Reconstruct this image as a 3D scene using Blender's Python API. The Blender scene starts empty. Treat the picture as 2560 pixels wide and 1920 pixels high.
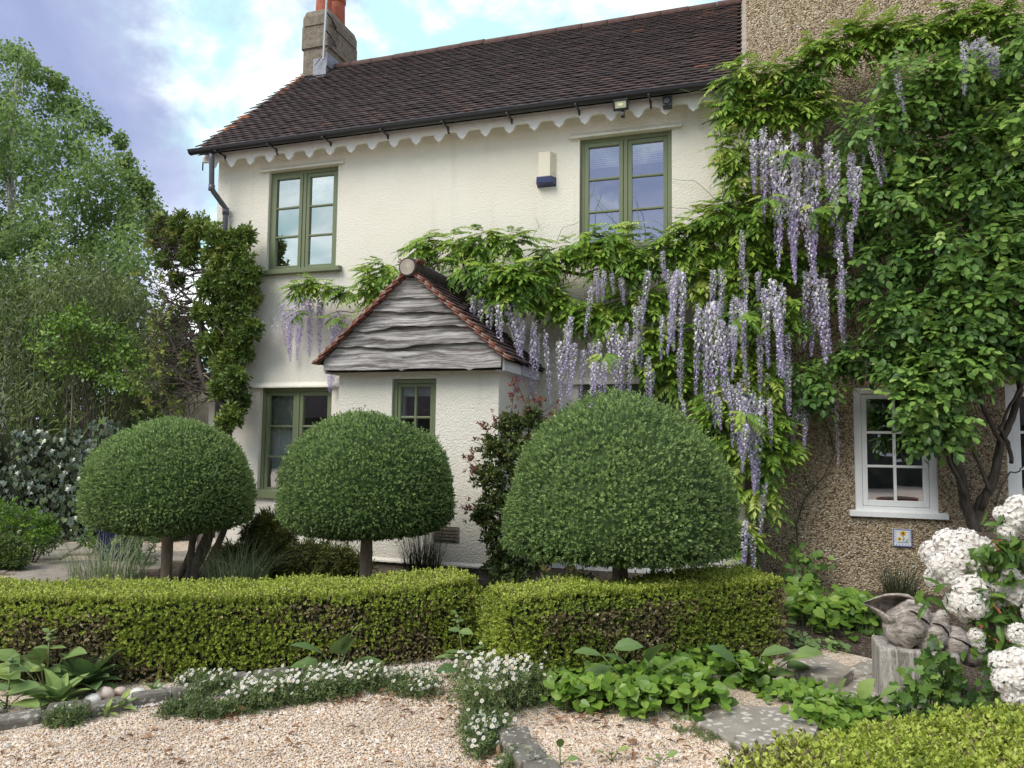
import bpy, math, numpy as np
from mathutils import Matrix, Vector

# ---------------------------------------------------------------- camera
SC = bpy.context.scene
FPX, YAW, PITCH, ROLL, EYE = 1850.0, -0.3123, 0.0720, 0.0120, 1.55
_f = np.array([math.sin(YAW)*math.cos(PITCH), math.cos(YAW)*math.cos(PITCH), math.sin(PITCH)])
_r = np.array([math.cos(YAW), -math.sin(YAW), 0.0])
_u = np.cross(_r, _f)
_r, _u = _r*math.cos(ROLL)+_u*math.sin(ROLL), -_r*math.sin(ROLL)+_u*math.cos(ROLL)
CAM = np.array([0, 0, EYE])
cd = bpy.data.cameras.new('camera')
cd.sensor_width = 36.0
cd.lens = 36.0*FPX/2560.0
cd.clip_end = 3000
cam = bpy.data.objects.new('camera', cd)
SC.collection.objects.link(cam)
cam.matrix_world = Matrix(((_r[0], _u[0], -_f[0], 0), (_r[1], _u[1], -_f[1], 0), (_r[2], _u[2], -_f[2], EYE), (0, 0, 0, 1)))
SC.camera = cam

# ---------------------------------------------------------------- sky and sun
SUN_DIR = np.array([-0.45, -0.75, 0.95]); SUN_DIR /= np.linalg.norm(SUN_DIR)
W = bpy.data.worlds.new('World'); SC.world = W; W.use_nodes = True
W.cycles.sampling_method = 'MANUAL'; W.cycles.sample_map_resolution = 512
wn = W.node_tree; wn.nodes.clear()
def _wn(t, **k):
    n = wn.nodes.new(t)
    for a, b in k.items(): setattr(n, a, b)
    return n
wo = _wn('ShaderNodeOutputWorld'); wb = _wn('ShaderNodeBackground'); wb.inputs[1].default_value = 0.14
sky = _wn('ShaderNodeTexSky', sky_type='NISHITA', sun_disc=False)
sky.sun_elevation = math.asin(SUN_DIR[2]); sky.sun_rotation = math.atan2(SUN_DIR[0], SUN_DIR[1])
sky.air_density = 1.0; sky.dust_density = 1.0; sky.ozone_density = 2.0
tc = _wn('ShaderNodeTexCoord')
sx = _wn('ShaderNodeSeparateXYZ'); wn.links.new(tc.outputs['Generated'], sx.inputs[0])
def _math(op, a, b=None):
    n = _wn('ShaderNodeMath', operation=op)
    for i, v in enumerate((a, b)):
        if v is None: continue
        if isinstance(v, (int, float)): n.inputs[i].default_value = v
        else: wn.links.new(v, n.inputs[i])
    return n.outputs[0]
cx = _wn('ShaderNodeCombineXYZ')
wn.links.new(sx.outputs[0], cx.inputs[0]); wn.links.new(sx.outputs[1], cx.inputs[1]); wn.links.new(_math('MULTIPLY', sx.outputs[2], 1.5), cx.inputs[2])
def cloud(scale, off, detail, rough, lo, hi, dist=0.6, rot=0.0):
    mp = _wn('ShaderNodeMapping'); mp.inputs['Location'].default_value = off; mp.inputs['Rotation'].default_value = (0, 0, rot)
    wn.links.new(cx.outputs[0], mp.inputs[0])
    n = _wn('ShaderNodeTexNoise'); n.inputs['Scale'].default_value = scale; n.inputs['Detail'].default_value = detail
    n.inputs['Roughness'].default_value = rough; n.inputs['Distortion'].default_value = dist
    wn.links.new(mp.outputs[0], n.inputs['Vector'])
    m = _wn('ShaderNodeMapRange'); m.interpolation_type = 'SMOOTHSTEP'
    m.inputs[1].default_value = lo; m.inputs[2].default_value = hi
    wn.links.new(n.outputs[0], m.inputs[0]); return m.outputs[0]
def wmix(f, a, b):
    m = _wn('ShaderNodeMix', data_type='RGBA'); wn.links.new(f, m.inputs[0])
    for v, i in ((a, 6), (b, 7)):
        if isinstance(v, tuple): m.inputs[i].default_value = (*v, 1)
        else: wn.links.new(v, m.inputs[i])
    return m.outputs[2]
OFF_W, OFF_G = (7.909, 7.444, -9.63), (3.1, 1.7, 0.0)
grey = cloud(2.6, OFF_G, 6, 0.55, 0.34, 0.56, .3)
white = cloud(1.5, OFF_W, 9, 0.57, 0.455, 0.56, .25, -.38)
puff = cloud(4.2, (4.7, 1.2, 7.7), 8, 0.58, 0.42, 0.64, .3)
base = wmix(grey, (1.20, 1.38, 2.2), (1.85, 2.0, 2.75))
base = wmix(_math('ADD', 0.08, 0.0), base, sky.outputs[0])
c2 = wmix(puff, (2.1, 3.25, 3.3), (6.0, 6.1, 5.9))
fin = wmix(white, base, c2)
wn.links.new(fin, wb.inputs[0]); wn.links.new(wb.outputs[0], wo.inputs[0])
sl = bpy.data.lights.new('sun', 'SUN'); sl.energy = 1.5; sl.angle = math.radians(34); sl.color = (1.0, 0.94, 0.85)
so = bpy.data.objects.new('sun', sl); SC.collection.objects.link(so)
so.rotation_euler = Vector(SUN_DIR).to_track_quat('Z', 'Y').to_euler(); so.location = (-8, -10, 16)
SC.view_settings.view_transform = 'Standard'; SC.view_settings.look = 'None'
SC.view_settings.gamma = 1.0; SC.view_settings.exposure = 1.18
SC.view_settings.use_curve_mapping = False
SC.cycles.use_denoising = True
SC.cycles.max_bounces = 10; SC.cycles.diffuse_bounces = 6; SC.cycles.glossy_bounces = 3
SC.cycles.transmission_bounces = 4; SC.cycles.transparent_max_bounces = 10
SC.cycles.sample_clamp_indirect = 6.0

# ---------------------------------------------------------------- pixel -> place (2560 x 1920 photograph)
def ray(x, y): return _f+_r*(x-1280)/FPX-_u*(y-960)/FPX
def onY(x, y, Y): d = ray(x, y); return CAM+d*Y/d[1]
def onX(x, y, X): d = ray(x, y); return CAM+d*X/d[0]
def onZ(x, y, z=0.0): d = ray(x, y); return CAM+d*(z-EYE)/d[2]
K = 2560/2212.0

rng = np.random.default_rng(7)
COL = SC.collection
BASE = {}   # where each thing's Empty stands

# ---------------------------------------------------------------- helpers: meshes and things
def npmesh(name, V, F, attr=None, smooth=False):
    V = np.asarray(V, np.float32); F = np.asarray(F, np.int32)
    me = bpy.data.meshes.new(name); k = F.shape[1]; nf = len(F)
    me.vertices.add(len(V)); me.vertices.foreach_set('co', V.ravel())
    me.loops.add(nf*k); me.loops.foreach_set('vertex_index', F.ravel())
    me.polygons.add(nf); me.polygons.foreach_set('loop_start', np.arange(nf, dtype=np.int32)*k)
    if attr is not None:
        a = me.attributes.new('rnd', 'FLOAT', 'POINT'); a.data.foreach_set('value', np.asarray(attr, np.float32))
    me.update(calc_edges=True)
    me.polygons.foreach_set('use_smooth', np.full(nf, smooth))
    return me
class MB:
    """collects shapes; build() links them as one mesh object"""
    def __init__(s): s.v = []; s.f = []
    def add(s, v, f):
        o = len(s.v); s.v.extend([tuple(map(float, p)) for p in v]); s.f.extend([tuple(i+o for i in q) for q in f]); return s
    def box(s, x0, x1, y0, y1, z0, z1):
        return s.add([(x0,y0,z0),(x1,y0,z0),(x1,y1,z0),(x0,y1,z0),(x0,y0,z1),(x1,y0,z1),(x1,y1,z1),(x0,y1,z1)],
                     [(0,3,2,1),(4,5,6,7),(0,1,5,4),(1,2,6,5),(2,3,7,6),(3,0,4,7)])
    def tube(s, pts, rad, n=8, cap=True):
        pts = np.asarray(pts, float); m = len(pts)
        rad = np.broadcast_to(np.asarray(rad, float), (m,))
        t = np.gradient(pts, axis=0); t /= np.linalg.norm(t, axis=1)[:, None]+1e-9
        x = np.cross(np.array([0, 0, 1.]) if abs(t[0][2]) < .9 else np.array([1., 0, 0]), t[0])
        v = []
        a = np.linspace(0, 2*np.pi, n, endpoint=False)
        for i in range(m):
            x = x-t[i]*(x@t[i]); x /= np.linalg.norm(x)+1e-9; y = np.cross(t[i], x)
            for q in a: v.append(pts[i]+rad[i]*(x*math.cos(q)+y*math.sin(q)))
        f = [(i*n+j, i*n+(j+1) % n, (i+1)*n+(j+1) % n, (i+1)*n+j) for i in range(m-1) for j in range(n)]
        if cap: f += [tuple(range(n))[::-1], tuple(range((m-1)*n, m*n))]
        return s.add(v, f)
    def prism(s, poly, axis, a, b):
        """poly 2-D outline extruded along axis ('x','y','z') from a to b"""
        n = len(poly)
        def mk(p, d): return {'x': (d, p[0], p[1]), 'y': (p[0], d, p[1]), 'z': (p[0], p[1], d)}[axis]
        v = [mk(p, a) for p in poly]+[mk(p, b) for p in poly]
        f = [tuple(range(n)), tuple(range(2*n-1, n-1, -1))]+[(i, (i+1) % n+0, n+(i+1) % n, n+i) for i in range(n)]
        return s.add(v, f)
    def build(s, name, mat, parent=None, smooth=False, bevel=0.0):
        me = bpy.data.meshes.new(name); me.from_pydata(s.v, [], s.f); me.update()
        import bmesh
        bm = bmesh.new(); bm.from_mesh(me)
        bmesh.ops.recalc_face_normals(bm, faces=bm.faces)
        if bevel > 0: bmesh.ops.bevel(bm, geom=bm.edges[:], offset=bevel, segments=2, affect='EDGES', clamp_overlap=True, profile=.6)
        bm.to_mesh(me); bm.free()
        if smooth: me.polygons.foreach_set('use_smooth', np.full(len(me.polygons), True))
        return link(name, me, mat, parent)
def link(name, me, mat=None, parent=None):
    o = bpy.data.objects.new(name, me); COL.objects.link(o)
    if mat is not None and len(me.materials) == 0: me.materials.append(mat)
    if parent is not None:
        o.parent = parent
        o.matrix_parent_inverse = Matrix.Translation(-Vector(BASE.get(parent.name, (0, 0, 0))))
    return o
def inst(name, me, M, parent):
    """a copy of a shared mesh placed by the world matrix M"""
    o = bpy.data.objects.new(name, me); COL.objects.link(o); o.parent = parent
    o.matrix_parent_inverse = Matrix.Translation(-Vector(BASE.get(parent.name, (0, 0, 0)))); o.matrix_basis = M
    return o
def tag(o, label, cat, group=None, kind=None):
    o['label'] = label; o['category'] = cat
    if group: o['group'] = group
    if kind: o['kind'] = kind
    return o
def thing(name, label, cat, loc=(0, 0, 0), group=None):
    o = bpy.data.objects.new(name, None); COL.objects.link(o); o.location = loc; o.empty_display_size = .1
    BASE[o.name] = tuple(map(float, loc))
    return tag(o, label, cat, group)
def struct(name, o): o['kind'] = 'structure'; o.name = name; return o
def fr(d, nrm):
    """rows: local x = d, y = side, z = normal, for arrays"""
    d = d/(np.linalg.norm(d, axis=-1, keepdims=True)+1e-9)
    y = np.cross(nrm, d); y /= np.linalg.norm(y, axis=-1, keepdims=True)+1e-9
    return np.stack([d, y, np.cross(d, y)], axis=-2)
def rvec(n, g=None): v = (g or rng).normal(size=(n, 3)); return v/np.linalg.norm(v, axis=1)[:, None]
def scatter(tv, tf, pos, frm, sc, rnd, tr=None):
    """template (tv, tf) placed at every pos; returns V, F, rnd per vertex"""
    tv = np.asarray(tv, float); tf = np.asarray(tf, int); n = len(pos); k = len(tv)
    V = np.einsum('kj,njl->nkl', tv, frm)*np.asarray(sc).reshape(-1, 1, 1)+pos[:, None, :]
    F = (tf[None]+(np.arange(n)*k)[:, None, None]).reshape(-1, tf.shape[1])
    R = np.repeat(np.asarray(rnd, float), k)
    if tr is not None: R = R+np.tile(tr, n)
    return V.reshape(-1, 3), F, np.clip(R, 0, 1)
def foliage(parent, tpls, pos, frm, sc, rnd, mat, n_ind=0, name='leaf', mass='foliage', zmin=None):
    """nearest n_ind leaves become parts that share meshes, the rest one mass of leaves"""
    pos = np.asarray(pos); sc = np.asarray(sc); rnd = np.asarray(rnd); nt = len(tpls)
    which = np.arange(len(pos)) % nt
    if n_ind:
        order = np.argsort(np.linalg.norm(pos-CAM, axis=1)); ind = order[:n_ind]; rest = np.sort(order[n_ind:])
    else: ind = []; rest = np.arange(len(pos))
    cache = {}
    for i in ind:
        key = (which[i], int(rnd[i]*5.99))
        if key not in cache:
            tv, tf, tr = tpls[which[i]]
            me = npmesh(name, tv, tf, np.clip(key[1]/6+.08+(tr if tr is not None else 0)+np.zeros(len(tv)), 0, 1))
            me.materials.append(mat); cache[key] = me
        fm = frm[i]*sc[i]
        M = Matrix([[fm[0][0], fm[1][0], fm[2][0], pos[i][0]], [fm[0][1], fm[1][1], fm[2][1], pos[i][1]], [fm[0][2], fm[1][2], fm[2][2], pos[i][2]], [0, 0, 0, 1]])
        inst(name, cache[key], M, parent)
    Vs, Fs, Rs, o = [], [], [], 0
    for t in range(nt):
        s = rest[which[rest] == t]
        if not len(s): continue
        tv, tf, tr = tpls[t]
        V, F, R = scatter(tv, tf, pos[s], frm[s], sc[s], rnd[s], tr)
        Vs.append(V); Fs.append(F+o); Rs.append(R); o += len(V)
    if not Vs: return None
    me = npmesh(mass, np.concatenate(Vs), np.concatenate(Fs), np.concatenate(Rs))
    ob = link(mass, me, mat, parent); ob['kind'] = 'stuff'
    return ob

# ---------------------------------------------------------------- leaf templates (length 1 along +x)
def T_diamond(w=.28, fold=.10, at=.42):
    return np.array([(0,0,0),(at,w,fold),(1,0,0),(at,-w,fold)]), np.array([(0,2,1),(0,3,2)])
def T_leaf(w=.25, fold=.06, droop=.12, tip=0.0):
    v = [(0,0,0),(.22,w*.72,fold*.7-.01*droop),(.55,w,fold-.25*droop),(.84,w*.5,fold*.5-.65*droop),(1,tip,-droop),
         (.84,-w*.5,fold*.5-.65*droop),(.55,-w,fold-.25*droop),(.22,-w*.72,fold*.7-.01*droop),(.4,0,-.1*droop),(.72,0,-.45*droop)]
    f = [(0,8,1),(1,8,2),(2,8,9),(2,9,3),(3,9,4),(0,7,8),(7,6,8),(6,9,8),(6,5,9),(5,4,9)]
    return np.array(v), np.array(f)
def T_heart(w=.5):
    v = [(0,0,0),(-.12,w*.45,.06),(.05,w*.85,.10),(.35,w,.08),(.7,w*.6,.02),(1,0,-.10),(.7,-w*.6,.02),(.35,-w,.08),(.05,-w*.85,.10),(-.12,-w*.45,.06),(.4,0,-.01)]
    f = [(0,10,1),(1,10,2),(2,10,3),(3,10,4),(4,10,5),(5,10,6),(6,10,7),(7,10,8),(8,10,9),(9,10,0)]
    return np.array(v), np.array([(a,c,b) for a,b,c in f])
def T_ivy():
    o = [(0,0),(-.18,.28),(.05,.55),(.22,.42),(.45,.62),(.55,.3),(1,0)]
    v = [(x,y,.1*abs(y)-.12*x*x) for x,y in o]+[(x,-y,.1*abs(y)-.12*x*x) for x,y in o[1:6]]+[(.3,0,-.03)]
    ring = [0,1,2,3,4,5,6,11,10,9,8,7]
    f = [(ring[i],12,ring[(i+1) % 12]) for i in range(12)]
    return np.array(v), np.array(f)
def combine(parts):
    """parts: (tv, tf, pos, frame(3x3 rows), scale, rnd offset)"""
    Vs, Fs, Rs, o = [], [], [], 0
    for tv, tf, p, fm, s, r in parts:
        Vs.append(tv@np.asarray(fm)*s+np.asarray(p)); Fs.append(np.asarray(tf)+o); Rs.append(np.full(len(tv), r)); o += len(tv)
    return np.concatenate(Vs), np.concatenate(Fs), np.concatenate(Rs)
def sprig(tv, tf, n, length, leaf, seed, spread=.9, stem=0.0):
    g = np.random.default_rng(seed); ps = []
    for i in range(n):
        t = (i+.6)/n; a = i*2.4+g.uniform(-.5, .5)
        side = np.array([0, math.cos(a), math.sin(a)])
        d = np.array([1-.55*spread*(1-t*.5), 0, 0])+side*spread*(.9-.5*t); d /= np.linalg.norm(d)
        nr = np.array([1., 0, 0])*.9-side*.4+g.normal(size=3)*.2
        ps.append((tv, tf, (t*length, 0, 0), fr(d[None], nr[None])[0], leaf*g.uniform(.75, 1.15), g.uniform(-.06, .06)+.05*(t-.5)))
    return combine(ps)
def pinnate(tv, tf, pairs, L, leaflet, seed, curve=.35, fall=.45):
    g = np.random.default_rng(seed); ps = []
    def pt(t): return np.array([t*L, 0, -curve*L*t*t])
    for i in range(pairs):
        t = .22+.74*i/pairs; s = leaflet*(1.0-.35*abs(t-.5))
        for sd in (-1, 1):
            d = np.array([.55+g.uniform(-.1, .1), sd*.75, -fall+g.uniform(-.15, .1)]); n = np.array([.15, -sd*.1, 1.0])+g.normal(size=3)*.12
            ps.append((tv, tf, pt(t), fr(d[None], n[None])[0], s*g.uniform(.85, 1.1), g.uniform(-.05, .05)))
    d = pt(1)-pt(.9)
    ps.append((tv, tf, pt(.97), fr(d[None], np.array([[.3, 0, 1.]]))[0], leaflet, .03))
    # rachis as a thin strip
    st = []; sf = []
    for i in range(5):
        q = pt(i/4); st += [q+np.array([0, .006*L, 0]), q-np.array([0, .006*L, 0])]
        if i: sf += [(2*i-2, 2*i-1, 2*i+1), (2*i-2, 2*i+1, 2*i)]
    ps.append((np.array(st), np.array(sf), (0, 0, 0), np.eye(3), 1.0, .05))
    return combine(ps)

# ---------------------------------------------------------------- materials
class NT:
    def __init__(s, name):
        s.m = bpy.data.materials.new(name); s.m.use_nodes = True; s.t = s.m.node_tree; s.t.nodes.clear()
        s.out = s.n('ShaderNodeOutputMaterial'); s.p = s.n('ShaderNodeBsdfPrincipled'); s.l(s.p.outputs[0], s.out.inputs[0])
        s.co = s.n('ShaderNodeTexCoord').outputs['Object']
    def n(s, t, **k):
        n = s.t.nodes.new(t)
        for a, b in k.items(): setattr(n, a, b)
        return n
    def l(s, a, b): s.t.links.new(a, b)
    def set(s, sock, v):
        if isinstance(v, (int, float)): sock.default_value = v
        elif isinstance(v, (tuple, list)): sock.default_value = (*v[:3], 1) if len(sock.default_value) == 4 else v
        else: s.l(v, sock)
    def noise(s, scale, detail=4, rough=.55, stretch=None, dist=0.0, vec=None, color=False):
        n = s.n('ShaderNodeTexNoise'); n.inputs['Scale'].default_value = scale; n.inputs['Detail'].default_value = detail
        n.inputs['Roughness'].default_value = rough; n.inputs['Distortion'].default_value = dist
        v = vec or s.co
        if stretch:
            mp = s.n('ShaderNodeMapping'); mp.inputs['Scale'].default_value = stretch; s.l(v, mp.inputs[0]); v = mp.outputs[0]
        s.l(v, n.inputs['Vector']); return n.outputs[1 if color else 0]
    def voro(s, scale, feature='F1', out=0, rand=1.0, vec=None):
        n = s.n('ShaderNodeTexVoronoi', feature=feature); n.inputs['Scale'].default_value = scale; n.inputs['Randomness'].default_value = rand
        s.l(vec or s.co, n.inputs['Vector']); return n.outputs[out]
    def ramp(s, fac, stops, interp='LINEAR'):
        n = s.n('ShaderNodeValToRGB'); n.color_ramp.interpolation = interp; e = n.color_ramp.elements
        while len(e) < len(stops): e.new(.5)
        for i, (p, c) in enumerate(stops):
            e[i].position = p; e[i].color = (*((c, c, c) if isinstance(c, (int, float)) else c), 1)
        s.set(n.inputs[0], fac); return n.outputs[0]
    def mix(s, f, a, b, mode='MIX'):
        m = s.n('ShaderNodeMix', data_type='RGBA', blend_type=mode); s.set(m.inputs[0], f); s.set(m.inputs[6], a); s.set(m.inputs[7], b); return m.outputs[2]
    def math(s, op, a, b=0.0, c=None):
        m = s.n('ShaderNodeMath', operation=op); s.set(m.inputs[0], a); s.set(m.inputs[1], b)
        if c is not None: s.set(m.inputs[2], c)
        return m.outputs[0]
    def attr(s, name='rnd'):
        return s.n('ShaderNodeAttribute', attribute_name=name).outputs['Fac']
    def orand(s): return s.n('ShaderNodeObjectInfo').outputs['Random']
    def bump(s, h, strength=.5, dist=.02, normal=None):
        b = s.n('ShaderNodeBump'); b.inputs['Strength'].default_value = strength; b.inputs['Distance'].default_value = dist
        s.l(h, b.inputs['Height'])
        if normal: s.l(normal, b.inputs['Normal'])
        return b.outputs[0]
    def done(s, col, rough=.7, spec=.35, normal=None, **k):
        s.set(s.p.inputs['Base Color'], col); s.set(s.p.inputs['Roughness'], rough); s.set(s.p.inputs['Specular IOR Level'], spec)
        if normal: s.l(normal, s.p.inputs['Normal'])
        for a, v in k.items(): s.set(s.p.inputs[a], v)
        return s.m

def m_roughcast():
    t = NT('roughcast_render')
    h1 = t.noise(55, 3, .6); h2 = t.voro(62, 'SMOOTH_F1')
    h = t.math('ADD', t.math('MULTIPLY', h1, 1.0), t.math('MULTIPLY', h2, -.45))
    big = t.noise(.9, 4, .6); streak = t.noise(1.6, 5, .6, (3.2, 3.2, .35))
    c = t.ramp(big, [(.3, (.72, .685, .595)), (.7, (.775, .75, .675))])
    c = t.mix(t.ramp(streak, [(.56, 0.0), (.78, .32)]), c, (.50, .46, .37))
    c = t.mix(t.ramp(t.noise(60, 2), [(.66, 0.0), (.76, .35)]), c, (.48, .44, .34))
    return t.done(c, .88, .2, t.bump(h, .8, .014))
def m_pebbledash():
    t = NT('pebbledash')
    cell = t.voro(70, 'F1', 1); r = t.n('ShaderNodeSeparateColor'); t.l(cell, r.inputs[0])
    c = t.ramp(r.outputs[0], [(0, (.11, .065, .038)), (.20, (.24, .16, .10)), (.32, (.44, .34, .22)), (.66, (.54, .44, .30)), (.86, (.62, .54, .42)), (.96, (.78, .74, .66))], 'CONSTANT')
    c = t.mix(.15, c, (.46, .36, .23))
    c = t.mix(t.ramp(t.noise(1.1, 4), [(.45, 0.0), (.75, .5)]), c, (.27, .21, .14))
    d = t.voro(70, 'F1', 0); h = t.math('SUBTRACT', 1.0, d)
    return t.done(c, .8, .3, t.bump(h, 1.0, .025))
def m_paint(name, col, rough=.45, dirt=.12, bumpd=.002):
    t = NT(name); n = t.noise(9, 5, .65); g = t.noise(60, 3, .6, (1, 1, .15))
    c = t.mix(t.ramp(n, [(.45, 0.0), (.75, dirt*2)]), col, tuple(x*.62 for x in col))
    return t.done(c, t.ramp(n, [(.3, rough-.07), (.7, rough+.12)]), .4, t.bump(g, .3, bumpd))
def m_plain(name, col, rough=.6, spec=.35, metal=0.0, var=.15, scale=14, bump=.0):
    t = NT(name); n = t.noise(scale, 4, .6)
    c = t.mix(t.ramp(n, [(.3, 0.0), (.75, 1.0)]), tuple(x*(1-var) for x in col), tuple(min(1, x*(1+var)) for x in col))
    return t.done(c, rough, spec, t.bump(n, .5, bump) if bump else None, Metallic=metal)
def m_tile():
    t = NT('clay_roof_tile'); r = t.math('ADD', t.attr(), t.math('MULTIPLY', t.orand(), .0))
    c = t.ramp(r, [(0, (.034, .024, .025)), (.35, (.056, .038, .038)), (.6, (.085, .054, .049)), (.78, (.125, .070, .056)), (.88, (.22, .085, .052)), (1, (.36, .13, .065))])
    n = t.noise(16, 5, .65); c = t.mix(t.ramp(n, [(.5, 0.0), (.78, .55)]), c, (.15, .135, .105))
    c = t.mix(t.ramp(t.noise(45, 3), [(.69, 0.0), (.75, .7)]), c, (.30, .29, .23))
    return t.done(c, .82, .3, t.bump(t.noise(70, 4), .5, .004))
def m_redtile():
    t = NT('orange_clay_tile'); n = t.noise(22, 5, .65)
    c = t.ramp(t.math('ADD', t.attr(), t.math('MULTIPLY', n, .25)), [(0, (.16, .060, .045)), (.4, (.27, .085, .055)), (.8, (.38, .125, .07)), (1, (.42, .18, .10))])
    c = t.mix(t.ramp(n, [(.52, 0.0), (.62, .8)]), c, (.34, .32, .26))
    c = t.mix(t.ramp(t.noise(9, 4), [(.52, 0.0), (.7, .75)]), c, (.10, .075, .065))
    return t.done(c, .85, .25, t.bump(n, .6, .004))
def m_weathered(name, cols, scale=1.0, stretch=(1.2, 8, 9)):
    t = NT(name)
    w = t.n('ShaderNodeVectorMath', operation='ADD'); t.l(t.co, w.inputs[0])
    wob = t.noise(2.0*scale, 3, .5, (1, 1, 1), color=True)
    sc = t.n('ShaderNodeVectorMath', operation='SCALE'); t.l(wob, sc.inputs[0]); sc.inputs['Scale'].default_value = .10/scale; t.l(sc.outputs[0], w.inputs[1])
    off = t.n('ShaderNodeVectorMath', operation='SCALE'); t.l(w.outputs[0], off.inputs[0]); off.inputs['Scale'].default_value = 1.0
    g1 = t.noise(3.2*scale, 7, .68, stretch, .3, vec=w.outputs[0]); g2 = t.noise(9*scale, 6, .7, (stretch[0]*.6, stretch[1]*2, stretch[2]*2), .2, vec=w.outputs[0])
    m = t.math('ADD', t.math('MULTIPLY', g1, .65), t.math('MULTIPLY', g2, .35))
    c = t.ramp(m, [(.36, cols[0]), (.46, cols[1]), (.54, cols[2]), (.66, cols[3])])
    st = t.noise(1.5*scale, 4, .6, (stretch[0]*1.6, stretch[1]*.6, stretch[2]*.45), .5, vec=w.outputs[0])
    c = t.mix(t.ramp(st, [(.50, 0.0), (.68, .78)]), c, tuple(x*.75 for x in cols[0]))
    return t.done(c, .82, .25, t.bump(g2, .35, .005/scale))
def m_bark(name, c0, c1, scale=10, stretch=(2.5, 2.5, .5)):
    t = NT(name); n = t.noise(scale, 6, .7, stretch, .4)
    return t.done(t.ramp(n, [(.32, c0), (.68, c1)]), .9, .2, t.bump(n, .9, .015))
def m_leaf(name, stops, rough=.45, transl=.25, spec=.4, obj=.16):
    t = NT(name); r = t.attr()
    if obj: r = t.math('ADD', r, t.math('MULTIPLY', t.math('SUBTRACT', t.orand(), .5), obj))
    c = t.ramp(r, stops)
    t.done(c, rough, spec)
    if transl:
        tr = t.n('ShaderNodeBsdfTranslucent'); mx = t.n('ShaderNodeMixShader'); mx.inputs[0].default_value = transl
        t.l(c, tr.inputs[0])
        t.l(t.p.outputs[0], mx.inputs[1]); t.l(tr.outputs[0], mx.inputs[2]); t.l(mx.outputs[0], t.out.inputs[0])
    return t.m
def m_glass(name='window_glass', refl=.30):
    t = NT(name); gl = t.n('ShaderNodeBsdfGlossy'); gl.inputs['Roughness'].default_value = .012; gl.inputs['Color'].default_value = (.92, .95, 1, 1)
    wob = t.noise(1.1, 2, .5); t.l(t.bump(wob, .12, .02), gl.inputs['Normal'])
    tr = t.n('ShaderNodeBsdfTransparent'); tr.inputs[0].default_value = (.80, .85, .84, 1)
    f = t.n('ShaderNodeLayerWeight'); f.inputs[0].default_value = .35
    fac = t.math('ADD', t.math('MULTIPLY', f.outputs['Fresnel'], .75), refl)
    mx = t.n('ShaderNodeMixShader'); t.set(mx.inputs[0], fac); t.l(tr.outputs[0], mx.inputs[1]); t.l(gl.outputs[0], mx.inputs[2]); t.l(mx.outputs[0], t.out.inputs[0])
    return t.m
def m_stone(name, c0, c1, lichen=(.55, .54, .47), amt=.6, sc=1.0):
    t = NT(name); n = t.noise(5*sc, 6, .65); f = t.noise(40*sc, 4, .6)
    c = t.ramp(n, [(.3, c0), (.7, c1)])
    wv = t.n('ShaderNodeVectorMath', operation='ADD'); t.l(t.co, wv.inputs[0]); ws = t.n('ShaderNodeVectorMath', operation='SCALE'); t.l(t.noise(14*sc, 3, .6, color=True), ws.inputs[0]); ws.inputs['Scale'].default_value = .09/sc; t.l(ws.outputs[0], wv.inputs[1])
    v = t.math('ADD', t.voro(20*sc, 'F1', 0, vec=wv.outputs[0]), t.math('MULTIPLY', t.math('SUBTRACT', t.noise(9*sc, 3), .5), .5)); sp = t.math('MULTIPLY', t.ramp(v, [(.24, 1.0), (.36, 0.0)]), t.ramp(t.noise(3.1*sc, 3), [(.34, 0.0), (.52, amt)]))
    c = t.mix(sp, c, lichen); c = t.mix(t.ramp(f, [(.6, 0.0), (.8, .4)]), c, tuple(x*.4 for x in c0))
    return t.done(c, .9, .2, t.bump(t.math('ADD', n, t.math('MULTIPLY', f, .4)), .7, .012))
def m_ground(name, stops, cell, bumpd, soil=None, spec=.25):
    t = NT(name); v = t.voro(cell, 'F1', 1); r = t.n('ShaderNodeSeparateColor'); t.l(v, r.inputs[0])
    c = t.ramp(r.outputs[0], stops); big = t.noise(1.3, 5, .6)
    if soil: c = t.mix(t.ramp(big, [(.45, 0.0), (.75, .6)]), c, soil)
    d = t.voro(cell, 'F1', 0); fine = t.noise(cell*2.2, 3)
    h = t.math('ADD', t.math('SUBTRACT', 1.0, d), t.math('MULTIPLY', fine, .4))
    return t.done(c, .85, spec, t.bump(h, 1.0, bumpd))
def m_petal(name, stops, transl=.35, rough=.6):
    return m_leaf(name, stops, rough, transl, .2, .1)
def flat(name, col, rough=.5):
    t = NT(name); return t.done(col, rough, .4)

M = {}
M['render'] = m_roughcast(); M['pebble'] = m_pebbledash()
M['green'] = m_paint('sage_green_paint', (.150, .178, .098), .42)
M['white'] = m_paint('white_paint', (.70, .71, .72), .42, .10)
M['boardwhite'] = m_paint('white_board_paint', (.78, .78, .77), .5, .16)
M['brickwhite'] = m_paint('white_masonry_paint', (.62, .63, .62), .75, .35, .006)
M['black'] = m_plain('black_plastic', (.018, .019, .024), .35, .5)
M['greypipe'] = m_plain('grey_downpipe', (.10, .10, .125), .4, .45)
M['tile'] = m_tile(); M['redtile'] = m_redtile()
M['mortar'] = m_plain('lime_mortar', (.36, .32, .27), .9, .2, var=.3, bump=.006)
M['batten'] = m_plain('roof_felt', (.03, .027, .027), .9, .1)
M['board'] = m_weathered('weathered_oak_board', [(.05, .044, .042), (.17, .155, .148), (.38, .365, .36), (.60, .59, .585)], 1.0, (.45, 6, 13))
M['carved'] = m_weathered('weathered_carved_wood', [(.06, .048, .04), (.24, .205, .175), (.43, .385, .345), (.58, .54, .50)], 2.2, (1.0, 6, 6))
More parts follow.
